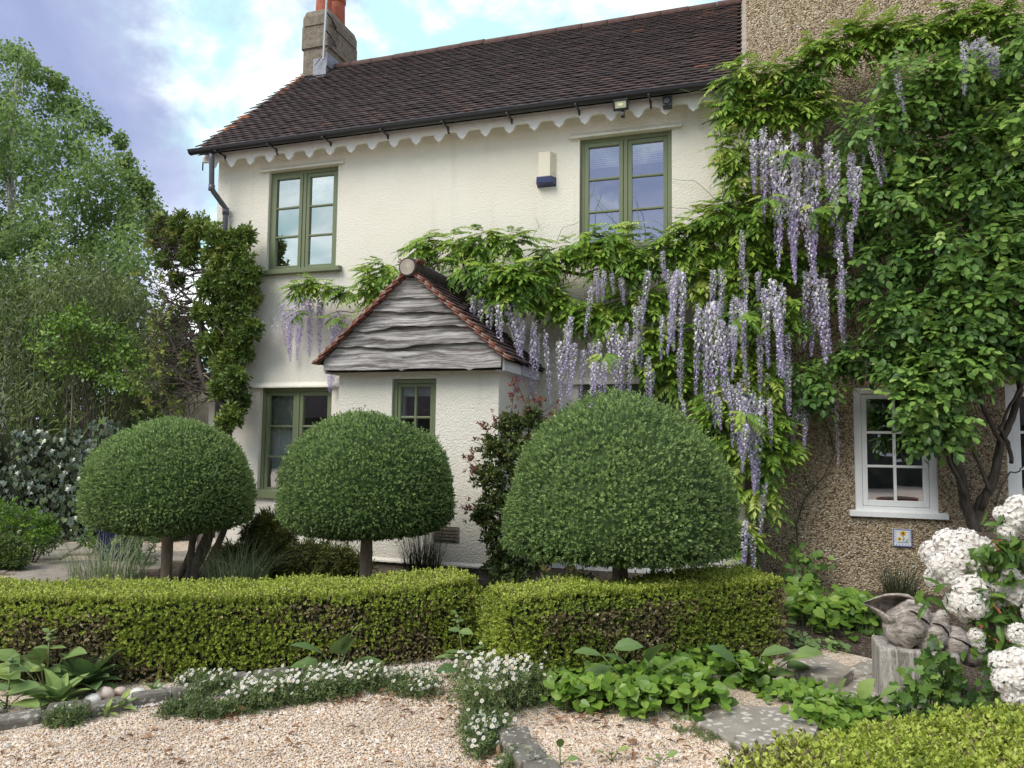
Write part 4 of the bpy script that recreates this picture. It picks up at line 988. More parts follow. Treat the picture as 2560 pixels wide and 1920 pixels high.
# ---------------------------------------------------------------- trees and shrubs beside the cottage
def clumps(poly, n, g, rmin=0):
    poly = np.array(poly, float); lo, hi = poly.min(0), poly.max(0); out = []; tr = 0
    while len(out) < n and tr < n*60:
        tr += 1; p = g.uniform(lo, hi)
        if inpoly(p, poly) and (not rmin or all((p[0]-q[0])**2+(p[1]-q[1])**2 > rmin**2 for q in out)): out.append(p)
    return np.array(out)
def crown(parent, tpls, centres, rad, per, g, mat, size, tone=.45, squash=(1, 1, .8), droop=.5, n_ind=0, mass='crown', hollow=.2, spread=.15):
    P, DD, NN, RR = [], [], [], []
    for c, r in zip(centres, rad):
        d = rvec(per, g); o = d*np.maximum(g.random(per)**.4, hollow)[:, None]*r*np.array(squash); tn = g.normal()*.10
        P.append(c+o); DD.append(rvec(per, g)*.8+d*.4-UP*droop); NN.append(UP*.7-np.array([0, .4, 0])+.6*rvec(per, g))
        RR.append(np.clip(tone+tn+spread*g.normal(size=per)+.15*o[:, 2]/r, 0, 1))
    P = np.concatenate(P); P[:, 2] = np.maximum(P[:, 2], .02)
    foliage(parent, tpls, P, fr(np.concatenate(DD), np.concatenate(NN)), g.uniform(size[0], size[1], len(P)), np.concatenate(RR), mat, n_ind, mass=mass)

g = np.random.default_rng(200)
birch = thing('birch_tree', 'tall airy birch tree with pale stems behind the bamboo', 'tree', (-13.2, 13.5, 0))
BPOLY = [(-260,60),(0,120),(80,150),(150,215),(190,250),(235,300),(300,400),(345,455),(385,520),(395,560),(350,640),(330,760),(300,830),(-260,830)]
cs = clumps(BPOLY, 230, g, 20); edge_ = np.array([onY(p[0], p[1], 13.5+g.normal()*1.1) for p in cs])
extra = [onY(x, y, 13.3) for x, y in [(78,150),(150,205),(185,265),(255,315),(300,350),(315,400),(345,455),(365,470),(385,525),(365,500),(330,440),(40,130),(120,190),(370,560)]]
crown(birch, [add_r(T_diamond(.38, .08))], np.concatenate([edge_, extra]), np.r_[g.uniform(.28, .50, len(edge_)), np.full(len(extra), .2)], 230, g, L_BIRCH, (.07, .115), .5, (1, 1, 1.15), .7)
m = MB()
top = onY(60, 150, 13.5); b0 = np.array([top[0]-.1, 13.5, 0])
m.tube([b0+(top-b0)*t+np.array([.12*math.sin(5*t), .1*math.cos(4*t), 0]) for t in np.linspace(0, 1, 14)], np.linspace(.13, .02, 14), 10)
m.build('trunk', BARKB, birch, smooth=True)
for i, c in enumerate(edge_[::5]):
    t = np.clip((c[2]-1.2)/(top[2])*.85, .1, .95); a = b0+(top-b0)*t; mid = a*.5+c*.5+np.array([0, 0, .25])
    b = MB(); b.tube([a, a*.7+mid*.3, mid, c], [.045*(1.1-t), .03*(1.1-t)+.006, .012, .004], 5); b.build('branch', BARKB, birch)

bam = thing('bamboo_thicket', 'olive and brown bamboo thicket above the glossy ivy hedge', 'bamboo', (-10.2, 10.2, 0))
cs = clumps([(-200,700),(120,690),(240,660),(330,720),(380,760),(440,810),(470,900),(440,1000),(330,1060),(200,1110),(-200,1120)], 190, g, 22)
cc = np.array([onY(p[0], p[1], g.uniform(9.6, 11.4)) for p in cs])
crown(bam, [add_r(T_diamond(.10, .02))], cc, g.uniform(.3, .5, len(cc)), 130, g, L_BAM, (.10, .17), .40, (1, .8, 1), .8, mass='foliage')
for i, p in enumerate(cs[:70]):
    a = onY(p[0]+g.normal()*8, 1150, 10.3+g.normal()*.5); a[2] = 0; c = onY(p[0]+g.normal()*15, p[1]-60, 10.3+g.normal()*.5)
    b = MB(); b.tube([a, a*.5+c*.5+np.array([.06, 0, .1]), c], [.012, .010, .004], 5, False); b.build('cane', BARK if i % 3 else STEM, bam)
mpl = thing('maple_shrub', 'fresh green leafy shrub growing up through the bamboo', 'shrub', (-9.6, 9.6, 0))
cs = clumps([(60,820),(200,750),(290,820),(350,860),(380,960),(300,990),(190,960),(100,900)], 40, g, 20); cc = np.array([onY(p[0], p[1], 9.5+g.normal()*.15) for p in cs])
crown(mpl, [add_r(T_oval(.36))], cc, np.full(len(cc), .22), 60, g, L_GC, (.05, .08), .42, (1.1, .6, .6), .4)
m = MB(); b0 = cc.mean(0)
for c in cc[::2]: m.tube([(b0[0], 9.7, 0), (b0[0]*.6+c[0]*.4, 9.65, c[2]*.6), c], [.02, .012, .004], 5)
m.build('stems', BARKD, mpl)
far = thing('yew_screen', 'dark evergreen trees closing the garden behind the bamboo', 'tree', (-16, 19, 0))
cs = clumps([(-500,760),(300,680),(400,820),(560,860),(560,1120),(-500,1180)], 190, g, 26); cc = np.array([onY(p[0], p[1], g.uniform(14.5, 18)) for p in cs])
crown(far, [add_r(T_diamond(.3, .08))], cc, g.uniform(.8, 1.2, len(cc)), 130, g, L_BAM, (.18, .28), .3, (1, .8, 1), .5)
m = MB()
for x in (-21, -17, -13, -10): m.tube([(x, 18, 0), (x+.2, 18, 3.2)], [.2, .1], 8)
m.build('trunks', BARKD, far)

ivy = thing('ivy_hedge', 'dark glossy ivy covered garden wall below the bamboo', 'ivy', (-9.0, 8.5, 0))
cs = clumps([(-200,1085),(60,1080),(150,1100),(240,1075),(300,1090),(310,1340),(240,1360),(60,1330),(-200,1340)], 60, g, 28); cc = np.array([onY(p[0], p[1], 8.55+g.normal()*.12) for p in cs])
P, Nn = [], []
for c in cc:
    n = 62; d = rvec(n, g); d[:, 1] = -np.abs(d[:, 1]); P.append(c+d*g.uniform(.16, .26, n)[:, None]*np.array([1.2, .7, 1.1])); Nn.append(d)
P = np.concatenate(P); Nn = np.concatenate(Nn); P[:, 2] = np.maximum(P[:, 2], .05)
foliage(ivy, [add_r(T_ivy())], P, fr(rvec(len(P), g)*.5-UP, Nn*.6+np.array([0, -.6, .45])+.35*rvec(len(P), g)), g.uniform(.06, .10, len(P)), np.clip(.45+.2*g.normal(size=len(P)), 0, 1), L_IVY, 300)
m = MB(); m.box(-13.5, -7.9, 8.66, 8.95, 0, 1.5); m.build('wall', CORE, ivy)
m = MB(); q = g.uniform(0, 1, (26, 4))
for a in q:
    x = -11+3.0*a[0]; m.tube([(x, 8.60, .2+.6*a[1]), (x+.25*(a[2]-.5), 8.52, .6+.5*a[1]), (x+.9*(a[2]-.5), 8.56, 1.0+.2*a[3])], [.008, .007, .004], 4)
m.build('stems', BARK, ivy)['kind'] = 'stuff'

# small tiled outbuilding glimpsed behind the trained tree
ob = thing('outbuilding', 'small outbuilding with an orange tiled roof behind the trained tree', 'outbuilding', (-9.6, 11.0, 0))
a = onY(385, 1025, 10.6); b = onY(478, 935, 10.6); c = onY(570, 1030, 10.6)
m = MB(); m.add([(a[0]+.1,10.62,0),(c[0],10.62,0),(c[0],10.62,c[2]-.05),(b[0],10.62,b[2]-.06),(a[0]+.1,10.62,a[2]-.05)], [(0,1,2,3,4)]); m.build('wall', M['mortar'], ob)
m = MB()
for p, q in ((a, b), (b, c)): m.add([p, q, q+np.array([0, 2.4, 0]), p+np.array([0, 2.4, 0]), p-UP*.03, q-UP*.03, q+np.array([0, 2.4, -.03]), p+np.array([0, 2.4, -.03])], [(0,1,2,3),(4,5,6,7),(0,1,5,4)])
rr_ = m.build('roof', M['batten'], ob)
for i in range(13):
    t = (i+.0)/13; p = a+(b-a)*t
    m = MB(); e = (b-a)/np.linalg.norm(b-a)
    m.add([p+np.array([0, -.05, .045]), p+e*.17+np.array([0, -.05, .035]), p+e*.17+np.array([0, .12, .035]), p+np.array([0, .12, .045]), p+np.array([0, -.05, .02]), p+e*.17+np.array([0, -.05, .01]), p+e*.17+np.array([0, .12, .01]), p+np.array([0, .12, .02])], [(0,1,2,3),(4,7,6,5),(0,4,5,1),(1,5,6,2),(2,6,7,3),(3,7,4,0)])
    o = m.build('verge_tile', M['redtile'], rr_)

# ---------------------------------------------------------------- tree trained against the cottage corner
esp = thing('trained_tree', 'half bare tree trained flat against the cottage corner', 'tree', (-7.0, 8.35, 0))
m = MB()
tk = [onY(x, y, Y) for x, y, Y in [(505,1440,8.0),(500,1380,8.1),(540,1200,8.3),(570,1100,8.35),(568,1050,8.35),(560,1015,8.38),(540,992,8.4),(515,965,8.4),(503,935,8.42),(497,900,8.42),(500,860,8.45),(505,800,8.45),(500,740,8.48),(508,680,8.48),(500,620,8.5),(490,580,8.5)]]
tk[0][2] = -.02
m.tube(tk, np.linspace(.07, .014, len(tk)), 10)
m.build('trunk', BARKD, esp, smooth=True)
tw = [(0, .0), (.05, .3), (-.04, .7), (.03, 1.0), (-.02, 1.35)]
for k, (dx, ph) in enumerate([(-.20, 0), (-.06, 1.5), (.12, 3), (.24, 4.4), (.02, 5.4)]):
    m = MB(); c0 = onZ(470, 1450); 
    m.tube([(c0[0]+dx*(1-.6*t)+.07*math.sin(5*t+ph)+.18*t, c0[1]+.25*t+.06*math.cos(5*t+ph), -.02+1.1*t) for t in np.linspace(0, 1, 14)], np.linspace(.04, .028, 14), 8); m.build('twisted_stem', BARK, esp, smooth=True)
def branch(a, d, L, r, g, sag=.1, n=7):
    pts = [np.array(a, float)]; d = np.array(d, float)
    for i in range(n):
        d = d+g.normal(size=3)*np.array([.16, .10, .22]); d /= np.linalg.norm(d); pts.append(pts[-1]+d*L/n)
    return pts, np.linspace(r, r*.28, n+1)
TK = np.array(tk)
tips = []
for i in range(80):
    k = g.integers(7, len(tk)); a = TK[k]+(TK[k-1]-TK[k])*g.random()
    pts, rr = branch(a, (-1, g.normal()*.12, g.uniform(-.18, .35)), g.uniform(.5, 1.1)*(1 if k < 13 else .8), g.uniform(.010, .022), g)
    m = MB(); m.tube(pts, rr, 6); br_ = m.build('branch', BARKD, esp, smooth=True); tips.append(pts[-1])
    m = MB()
    for s in range(11):
        q = pts[g.integers(1, len(pts))]; p2, r2 = branch(q, (g.normal()*.6-.5, g.normal()*.4, g.normal()*.6+.25), g.uniform(.15, .45), .007, g, n=4); m.tube(p2, r2, 4, False)
    m.build('twigs', BARKD, br_)['kind'] = 'stuff'
for i in range(14):
    k = g.integers(6, len(tk)); pts, rr = branch(TK[k], (1, -.15, g.uniform(-.3, .5)), g.uniform(.3, .7), .014, g); m = MB(); m.tube(pts, rr, 6); m.build('branch', BARK, esp, smooth=True)
EB = [(500,565,26),(450,560,24),(400,562,22),(540,590,30),(575,610,34),(600,650,34),(560,650,36),(590,700,36),(620,740,30),(560,720,34),(540,780,34),(590,780,36),(625,690,22),(600,830,32),(560,850,34),(600,880,28),(560,910,30),(590,950,28),(550,970,24),(600,1000,20),(580,1040,22),(560,1060,20),(540,690,26),(530,640,26),(630,820,18),(615,590,18),(480,600,18),(430,585,24),(390,590,22),(470,640,18),(410,650,14),(520,720,22),(520,860,22),(500,780,16),(440,700,10),(470,900,14),(430,960,14)]
cc = np.array([onY(x, y, 8.42+g.normal()*.05) for x, y, r in EB]); rad = np.array([r*8.6/FPX*1.15 for x, y, r in EB])*1.15
tpE = [sprig(*T_oval(.2), 5, .5, .8, 300+s, 1.0) for s in range(4)]
crown(esp, tpE, cc, rad, 120, g, L_ESP, (.075, .12), .36, (1, .6, 1), .1, 300, mass='foliage')
cc = np.array(tips+[onY(x, y, 8.4) for x, y in [(380,1010),(400,1040),(350,1030),(420,930),(400,700),(380,640),(440,1000),(370,900),(430,760)]]); crown(esp, tpE, cc, np.full(len(cc), .10), 5, g, L_ESP, (.07, .10), .6, (1, .6, .7), .1, mass='tip_foliage')

# ---------------------------------------------------------------- lower shrubs by the house
def lumps(name, label, pts, Y, mat, tp, size, per, tone, cat='shrub', n_ind=0, stems=True, squash=(1, .9, .9), droop=.1, spread=.15, group=None):
    cc = np.array([onY(x, y, (q[0] if q else Y)) for x, y, r, *q in pts]); rad = np.array([r*Y*1.1/FPX for x, y, r, *q in pts])
    t = thing(name, label, cat, (cc[:, 0].mean(), cc[:, 1].mean(), 0), group)
    crown(t, tp, cc, rad, per, g, mat, size, tone, squash, droop, n_ind, 'foliage', .35, spread)
    if stems:
        m = MB()
        for c in cc: m.tube([(cc[:, 0].mean()+(c[0]-cc[:, 0].mean())*.3, c[1]+.02, 0), (c[0]*.7+cc[:, 0].mean()*.3, c[1]+.02, c[2]*.6), c], [.012, .009, .004], 5)
        m.build('stems', BARKD, t)['kind'] = 'stuff'
    return t, cc
tpS = [sprig(*T_oval(.26), 6, .6, .6, 320+s, 1.0) for s in range(3)]
red, rcc = lumps('red_tipped_shrub', 'upright dark shrub with reddish young shoots beside the porch', [(1275,1060,28),(1330,1050,26),(1235,1120,34),(1290,1120,40),(1345,1110,36),(1215,1190,30),(1260,1190,42),(1320,1190,42),(1225,1260,36),(1280,1260,42),(1340,1260,40),(1240,1330,36),(1300,1330,42),(1250,1400,36),(1310,1400,42),(1360,1380,36),(1270,1435,34),(1205,1290,16)], 7.1, L_RED, tpS, (.065, .10), 95, .26, n_ind=150)
cc = []
for x, y in [(1285,1000),(1287,970),(1350,1020),(1395,1030),(1210,1080),(1185,1130),(1170,1160),(1230,1060),(1180,1190),(1165,1280),(1320,1010),(1380,1060)]: cc.append(onY(x, y, 7.0))
crown(red, tpS, np.array(cc), np.full(len(cc), .085), 9, g, L_RED, (.05, .07), .8, (.6, .6, 1.6), -.5, mass='young_shoots')
m = MB()
for c in cc: b_ = rcc[np.argmin(np.linalg.norm(rcc-c, axis=1))]; m.tube([b_, c+UP*.1], [.005, .002], 4)
m.build('shoot_stems', BARKD, red)['kind'] = 'stuff'
tpJ = [sprig(*T_diamond(.12, .03), 9, .9, .5, 340+s, .9) for s in range(3)]
lumps('juniper', 'low spreading dark juniper between the two smaller dome trees', [(590,1390,40),(650,1370,44),(700,1340,36),(650,1330,34),(720,1400,46),(780,1390,46),(840,1400,44),(880,1420,34),(620,1430,36),(700,1440,40),(800,1440,40),(560,1410,28),(670,1310,24)], 7.0, L_JUN, tpJ, (.09, .15), 260, .42, squash=(1.2, 1, .7), droop=.0)
lumps('bright_shrub', 'light green leafy shrub at the foot of the ivy hedge', [(20,1270,40),(70,1290,40),(30,1320,44),(90,1330,40),(120,1360,30),(60,1370,40),(110,1310,26),(-30,1300,46),(130,1330,18)], 6.6, L_GC, tpS, (.06, .10), 46, .38, n_ind=120)
lumps('box_ball', 'small dense box ball beside the flagstone path', [(20,1370,44),(10,1400,40),(40,1395,36)], 6.2, L_ESP, [sprig(*T_diamond(.33, .1), 6, 1, .6, 350, 1)], (.03, .045), 700, .35, stems=False)
lumps('euphorbia', 'grey green euphorbia under the broad dome tree', [(320,1370,26),(350,1350,24),(385,1360,26),(350,1400,26),(300,1350,16)], 6.9, L_PHL, [sprig(*T_diamond(.14, .02), 12, .9, .45, 360, 1)], (.10, .16), 12, .25)
lumps('hellebore', 'small dark leafy plant beside the navy planter', [(222,1345,20),(345,1410,16),(240,1360,14)], 7.3, L_GC, tpS, (.08, .12), 14, .25)
lumps('fern_plants', 'shaded leafy plants under the largest dome tree', [(1250,1440,24),(1300,1450,24),(1350,1440,26),(1400,1455,24),(1450,1440,26),(1640,1430,10),(1690,1440,10)], 6.6, L_RED, tpS, (.06, .10), 16, .12, cat='plants')
# grasses
def tuft(name, label, x, y, n, L, r, mat, lean=.45, z=0.0, seed=0, group=None, up=1.0, Y=None):
    gg = np.random.default_rng(seed+400); c = onZ(x, y, z) if Y is None else np.array([onY(x, y, Y)[0], Y, 0.0])
    t = thing(name, label, 'grass', tuple(c), group); V, F, R = [], [], []
    for i in range(n):
        a = gg.uniform(0, 6.283); b = c+np.array([math.cos(a), math.sin(a), 0])*r*math.sqrt(gg.random()); ln = L*gg.uniform(.5, 1.1); le = lean*gg.uniform(.1, 1.3); w = gg.uniform(.0028, .0048)
        az = a+gg.normal()*.6; dx = np.array([math.cos(az), math.sin(az), 0]); sd = np.array([-dx[1], dx[0], 0])
        o = len(V); rv = gg.random()
        for k in range(5):
            q = k/4; p = b+dx*ln*le*q*q+UP*ln*up*(q-.30*le*q*q*q); ww = w*(1-.9*q)
            V += [p-sd*ww, p+sd*ww]; R += [rv*.8+.2*q]*2
            if k: F.append((o+2*k-2, o+2*k-1, o+2*k+1, o+2*k))
    o = link('blades', npmesh('blades', V, F, R), mat, t); o['kind'] = 'stuff'
    return t
tuft('grass_clump', 'wispy pale grass clump behind the hedge by the flagstone path', 270, 1455, 330, .62, .36, L_GRASS, 1.15, seed=1)
tuft('grass_clump', 'pale green grass clump between the broad dome tree and juniper', 590, 1470, 380, .60, .30, L_GRASS, 1.1, seed=2)
tuft('rush_clump', 'dark rush like grass clump against the porch wall', 1055, 1445, 330, .72, .20, L_DKGR, .38, seed=3, Y=7.2)
tuft('sedge_clump', 'thin olive sedge clump at the foot of the pebbledashed wall', 2250, 1530, 260, .50, .14, L_DKGR, .75, seed=4, Y=8.1)

# ---------------------------------------------------------------- navy planter, flagstone path
pl = thing('planter', 'square navy blue planter under the broad dome tree', 'planter', tuple(onZ(300, 1405)))
c = onZ(300, 1405); m = MB()
for z0, z1, w0, w1 in ((0, .40, .15, .185), (.40, .44, .20, .20)):
    m.add([(c[0]+sx_*w, c[1]+sy_*w, z) for z, w in ((z0, w0), (z1, w1)) for sx_, sy_ in ((-1,-1),(1,-1),(1,1),(-1,1))], [(0,1,5,4),(1,2,6,5),(2,3,7,6),(3,0,4,7),(3,2,1,0),(4,5,6,7)])
m.build('pot', m_plain('navy_glaze', (.012, .018, .055), .25, .6), pl)
m = MB(); m.box(c[0]-.17, c[0]+.17, c[1]-.17, c[1]+.17, .43, .455); m.build('compost', M['soil'], pl)
lf = MB()
path = bpy.data.objects.new('flagstone_path', None); COL.objects.link(path); path['kind'] = 'structure'; BASE[path.name] = (0, 0, 0)
fx = [(-8.95, 5.6), (-8.2, 6.1), (-9.3, 6.5), (-8.5, 7.0), (-7.5, 6.6), (-8.9, 7.6), (-8.0, 7.8), (-7.3, 7.5), (-6.8, 6.9), (-6.7, 7.7), (-7.9, 5.5), (-9.8, 5.9), (-9.6, 7.4), (-7.1, 6.1), (-6.6, 6.25)]
for i, (x, y) in enumerate(fx):
    w, h_ = g.uniform(.36, .46), g.uniform(.30, .4); a = .6+g.normal()*.04
    pts = [(x+u*w*math.cos(a)-v*h_*math.sin(a), y+u*w*math.sin(a)+v*h_*math.cos(a)) for u, v in ((-1,-1),(.95,-1),(1,.9),(-.95,1))]
    m = MB(); m.prism(pts, 'z', -.01, .028+g.uniform(0, .012)); m.build('paving_slab', M['flag'], path, bevel=.012)

# ---------------------------------------------------------------- stepping stones, kerb, gravel
step = bpy.data.objects.new('stepping_stones', None); COL.objects.link(step); step['kind'] = 'structure'; BASE[step.name] = (0, 0, 0)
for pts, h_ in (([(1728,1795),(1790,1775),(1870,1762),(1960,1768),(2030,1790),(2046,1815),(2030,1845),(1985,1868),(1930,1878),(1880,1885),(1850,1866),(1790,1830)], .035), ([(1940,1650),(2000,1632),(2050,1632),(2135,1672),(2110,1690),(2040,1692),(2020,1680)], .10), ([(2030,1735),(2055,1700),(2150,1690),(2215,1680),(2215,1765),(2120,1760)], .03), ([(2110,1672),(2160,1650),(2230,1640),(2230,1676),(2150,1686)], .025), ([(2225,1700),(2330,1700),(2330,1770),(2225,1775)], .02)):
    p3 = [onZ(x, y, h_)[:2] for x, y in pts]; m = MB(); m.prism([tuple(p) for p in p3], 'z', -.02, h_); m.build('stepping_stone', M['stone'], step, bevel=.010)
kerb = bpy.data.objects.new('kerb', None); COL.objects.link(kerb); kerb['kind'] = 'structure'; BASE[kerb.name] = (0, 0, 0)
KL = [(-140,1870),(-20,1830),(105,1808),(225,1795),(325,1770),(430,1752),(530,1732),(630,1712),(730,1700),(830,1690)]
for i in range(len(KL)-1):
    a = onZ(*KL[i]); b = onZ(*KL[i+1]); d = (b-a)/np.linalg.norm(b-a); n_ = np.array([-d[1], d[0], 0]); a = a+d*.008; b = b-d*.008
    h_ = .062+g.uniform(-.016, .012); w = .11+g.uniform(-.02, .02)
    m = MB(); m.add([p+n_*u+UP*(z) for z in (-.04, h_) for p, u in ((a, 0), (b, 0), (b, w), (a, w))], [(0,1,5,4),(1,2,6,5),(2,3,7,6),(3,0,4,7),(3,2,1,0),(4,5,6,7)]); m.v = [(p[0]+g.normal()*.007, p[1]+g.normal()*.007, p[2]+g.normal()*.006) for p in m.v]; m.build('kerb_stone', M['kerb'], kerb, bevel=.02)
for pts in ([(1238,1815),(1320,1812),(1335,1850),(1262,1862)], [(1264,1866),(1340,1852),(1372,1890),(1300,1905)], [(1305,1910),(1378,1893),(1420,1935),(1350,1950)]):
    p3 = [onZ(x, y, .07)[:2] for x, y in pts]; m = MB(); m.prism([tuple(p) for p in p3], 'z', -.03, .075+g.uniform(-.01, .012)); m.build('kerb_stone', M['kerb'], kerb, bevel=.014)
gg = np.random.default_rng(500)
def pebbles(name, poly, n, s0, s1, mat, z=.0, sq=.6, parent=None, seed=0):
    gq = np.random.default_rng(seed); poly = np.array(poly); lo, hi = poly.min(0), poly.max(0); P = gq.uniform(lo, hi, (n*3, 2))
    c = np.zeros(len(P), bool)
    for i in range(len(poly)):
        x1, y1 = poly[i]; x2, y2 = poly[i-1]
        k = ((y1 > P[:, 1]) != (y2 > P[:, 1])) & (P[:, 0] < (x2-x1)*(P[:, 1]-y1)/(y2-y1+1e-12)+x1); c ^= k
    P = P[c][:n]; s = gq.uniform(s0, s1, len(P))*np.where(gq.random(len(P)) < .07, gq.uniform(1.4, 2.4, len(P)), 1)
    tv = np.array([(1,0,-.35),(-.85,0,-.35),(0,1,-.35),(0,-1,-.35),(.08,.05,.8)], float)*np.array([1, .78, sq]); tf = np.array([(0,2,4),(2,1,4),(1,3,4),(3,0,4)])
    fm = fr(rvec(len(P), gq)*np.array([1, 1, .35]), UP+.35*rvec(len(P), gq)); V, F, R = scatter(tv, tf, np.c_[P, z+s*.25+gq.random(len(P))*.004], fm, s, gq.random(len(P)))
    o = link(name, npmesh(name, V, F, R, True), mat); o['kind'] = 'stuff'; return o
GP = [onZ(x, y)[:2] for x, y in [(-60,1935),(-60,1850),(250,1805),(480,1765),(800,1695),(1040,1660),(1130,1660),(1170,1740),(1290,1850),(1400,1935)]]
o = pebbles('gravel', GP, 45000, .0040, .0074, M['peb'], seed=1); o['label'] = 'beige pea gravel of the driveway'
GP2 = [onZ(x, y)[:2] for x, y in [(1330,1815),(1450,1790),(1700,1780),(1860,1880),(1900,1935),(1400,1935)]]
o = pebbles('gravel_strip', GP2, 17000, .0040, .0076, M['peb'], seed=2)
GP3 = [onZ(x, y)[:2] for x, y in [(100,1800),(330,1740),(500,1690),(760,1680),(960,1640),(1120,1630),(1140,1690),(900,1685),(560,1745)]]
o = pebbles('loose_pebbles', GP3, 7000, .006, .014, M['cob'], seed=3)
gq = np.random.default_rng(41)
for i, (x, y, s) in enumerate([(232,1758,.05),(262,1745,.06),(205,1770,.035),(345,1745,.055),(300,1735,.04),(420,1742,.035),(395,1725,.03),(320,1770,.03),(240,1785,.028),(450,1730,.03),(375,1758,.025),(285,1770,.03)]):
    c = onZ(x, y); m = MB(); v = []; nu, nv = 10, 6
    for a in range(nv+1):
        for b in range(nu):
            ph = -math.pi/2+math.pi*a/nv; q = np.array([math.cos(ph)*math.cos(6.283*b/nu), .8*math.cos(ph)*math.sin(6.283*b/nu), .6*math.sin(ph)]); v.append(c+UP*s*.45+q*s*(1+.06*math.sin(3*q[0]*5+i)))
    m.add(v, [(a*nu+b, a*nu+(b+1) % nu, (a+1)*nu+(b+1) % nu, (a+1)*nu+b) for a in range(nv) for b in range(nu)])
    o = m.build('cobble', m_plain('pale_cobble_%d' % (i % 3), [(.62, .60, .56), (.56, .46, .39), (.50, .49, .50)][i % 3], .6, .3, var=.12) if i < 3 else bpy.data.materials['pale_cobble_%d' % (i % 3)], smooth=True)
    tag(o, ['large white rounded cobble beside the kerb', 'warm buff rounded cobble beside the kerb', 'grey rounded cobble beside the kerb'][i % 3], 'cobble', ['white cobbles by the kerb', 'buff cobbles by the kerb', 'grey cobbles by the kerb'][i % 3])
# dead leaves drifted against the kerb
n = 240; P = []
for x, y, k, sx_, sy_ in [(560,1790,30,60,10),(880,1745,60,80,12),(1090,1745,70,60,25),(1240,1880,50,40,14),(1440,1790,30,60,10)]:
    P += [onZ(x+gq.normal()*sx_, y+gq.normal()*sy_, .012) for _ in range(k)]
P += [onZ(gq.uniform(0, 1250), gq.uniform(1790, 1915), .012) for _ in range(60)]+[onZ(gq.uniform(1380, 1800), gq.uniform(1800, 1910), .012) for _ in range(40)]
P = np.array(P); n = len(P); P[:, 2] = .008+gq.random(n)*.02
V, F, R = scatter(*T_leaf(.2, .14, .25), P, fr(rvec(n, gq)*np.array([1, 1, .25]), UP+.7*rvec(n, gq)), gq.uniform(.03, .06, n), gq.random(n))
o = link('leaf_litter', npmesh('leaf_litter', V, F, R), m_leaf('dead_leaf', GREEN((.16, .085, .05), (.30, .17, .10), (.42, .28, .18)), .7, .15, .2, 0)); o['kind'] = 'stuff'

# ---------------------------------------------------------------- fittings on the cottage
c = onY(1366, 425, 8.70)
al = thing('alarm_box', 'cream alarm box with navy base on the upper wall', 'alarm box', (c[0], 8.70, c[2]))
x0, x1, z0, z1 = -2.505, -2.275, 4.79, 5.10
m = MB(); m.add([(x0,D,z0),(x1,D,z0),(x1,D,z1),(x0,D,z1),(x0+.02,D-.09,z0),(x1-.06,D-.09,z0),(x1-.06,D-.09,z1),(x0+.02,D-.09,z1)], [(4,5,6,7),(0,4,7,3),(5,1,2,6),(7,6,2,3),(0,1,5,4)])
m.build('case', m_paint('cream_plastic', (.66, .62, .50), .4, .05), al, bevel=.006)
m = MB(); m.add([(x0-.015,D,z0-.002),(x1-.0,D,z0-.002),(x1,D,z0-.11),(x0-.015,D,z0-.11),(x0+.0,D-.105,z0-.002),(x1-.05,D-.105,z0-.002),(x1-.015,D-.10,z0-.085),(x0-.005,D-.10,z0-.085),], [(4,5,6,7),(0,4,7,3),(5,1,2,6),(3,7,6,2),(0,1,5,4)])
m.build('lens', m_plain('navy_plastic', (.025, .035, .11), .3, .5), al, bevel=.006)
for z in (z0+.05, z1-.05):
    m = MB(); m.tube([(x1-.028, D-.048, z), (x1-.022, D-.056, z)], .008, 8); m.build('screw', M['steel'], al)
fl = thing('floodlight', 'black security floodlight with sensor on the scalloped board', 'floodlight', (-1.36, 8.5, 5.45))
cx_, cz = onY(1552, 262, 8.40)[0], onY(1552, 262, 8.40)[2]
m = MB(); m.box(-.09, .09, -.025, .025, -.065, .065); o = m.build('housing', M['black'], fl, bevel=.008)
TR = Matrix.Translation((cx_, 8.40, cz)) @ Matrix.Rotation(.25, 4, 'X'); o.matrix_basis = TR
m = MB(); ring(m, -.078, .078, -.052, .052, .012, -.032, -.0255); o2 = m.build('bezel', M['black'], fl); o2.matrix_basis = TR
t = NT('lamp_reflector'); mt = t.done((.42, .45, .30), .3, .5)
m = MB(); m.add([(-.066,-.0265,-.040),(.066,-.0265,-.040),(.066,-.0265,.040),(-.066,-.0265,.040),(-.028,-.0260,-.016),(.028,-.0260,-.016),(.028,-.0260,.016),(-.028,-.0260,.016)], [(0,1,5,4),(1,2,6,5),(2,3,7,6),(3,0,4,7)]); o2 = m.build('reflector', mt, fl); o2.matrix_basis = TR
m = MB(); m.box(-.027, .027, -.029, -.0255, -.015, .015); o2 = m.build('led_panel', m_plain('led', (.75, .70, .52), .4), fl); o2.matrix_basis = TR
m = MB(); m.box(cx_-.02, cx_+.02, 8.40, 8.575, cz-.02, cz+.02); m.tube([(cx_+.02, 8.42, cz-.06), (cx_+.02, 8.42, cz-.095)], .012, 8); m.build('bracket', M['black'], fl)
m = MB(); m.box(cx_-.003, cx_+.043, 8.395, 8.445, cz-.145, cz-.093); m.tube([(cx_+.02, 8.40, cz-.122), (cx_+.02, 8.388, cz-.122)], .018, 10); m.build('sensor', M['black'], fl, bevel=.004)
sp = thing('wall_speaker', 'small black camera unit under the gutter near the wisteria', 'camera', (-.88, 8.5, 5.45))
q = onY(1668, 255, 8.47); m = MB(); m.box(q[0]-.052, q[0]+.052, 8.44, 8.545, q[2]-.06, q[2]+.06); m.build('case', M['black'], sp, bevel=.012)
m = MB(); m.tube([(q[0], 8.44, q[2]), (q[0], 8.425, q[2])], [.045, .035], 16); m.build('dome', M['black'], sp)
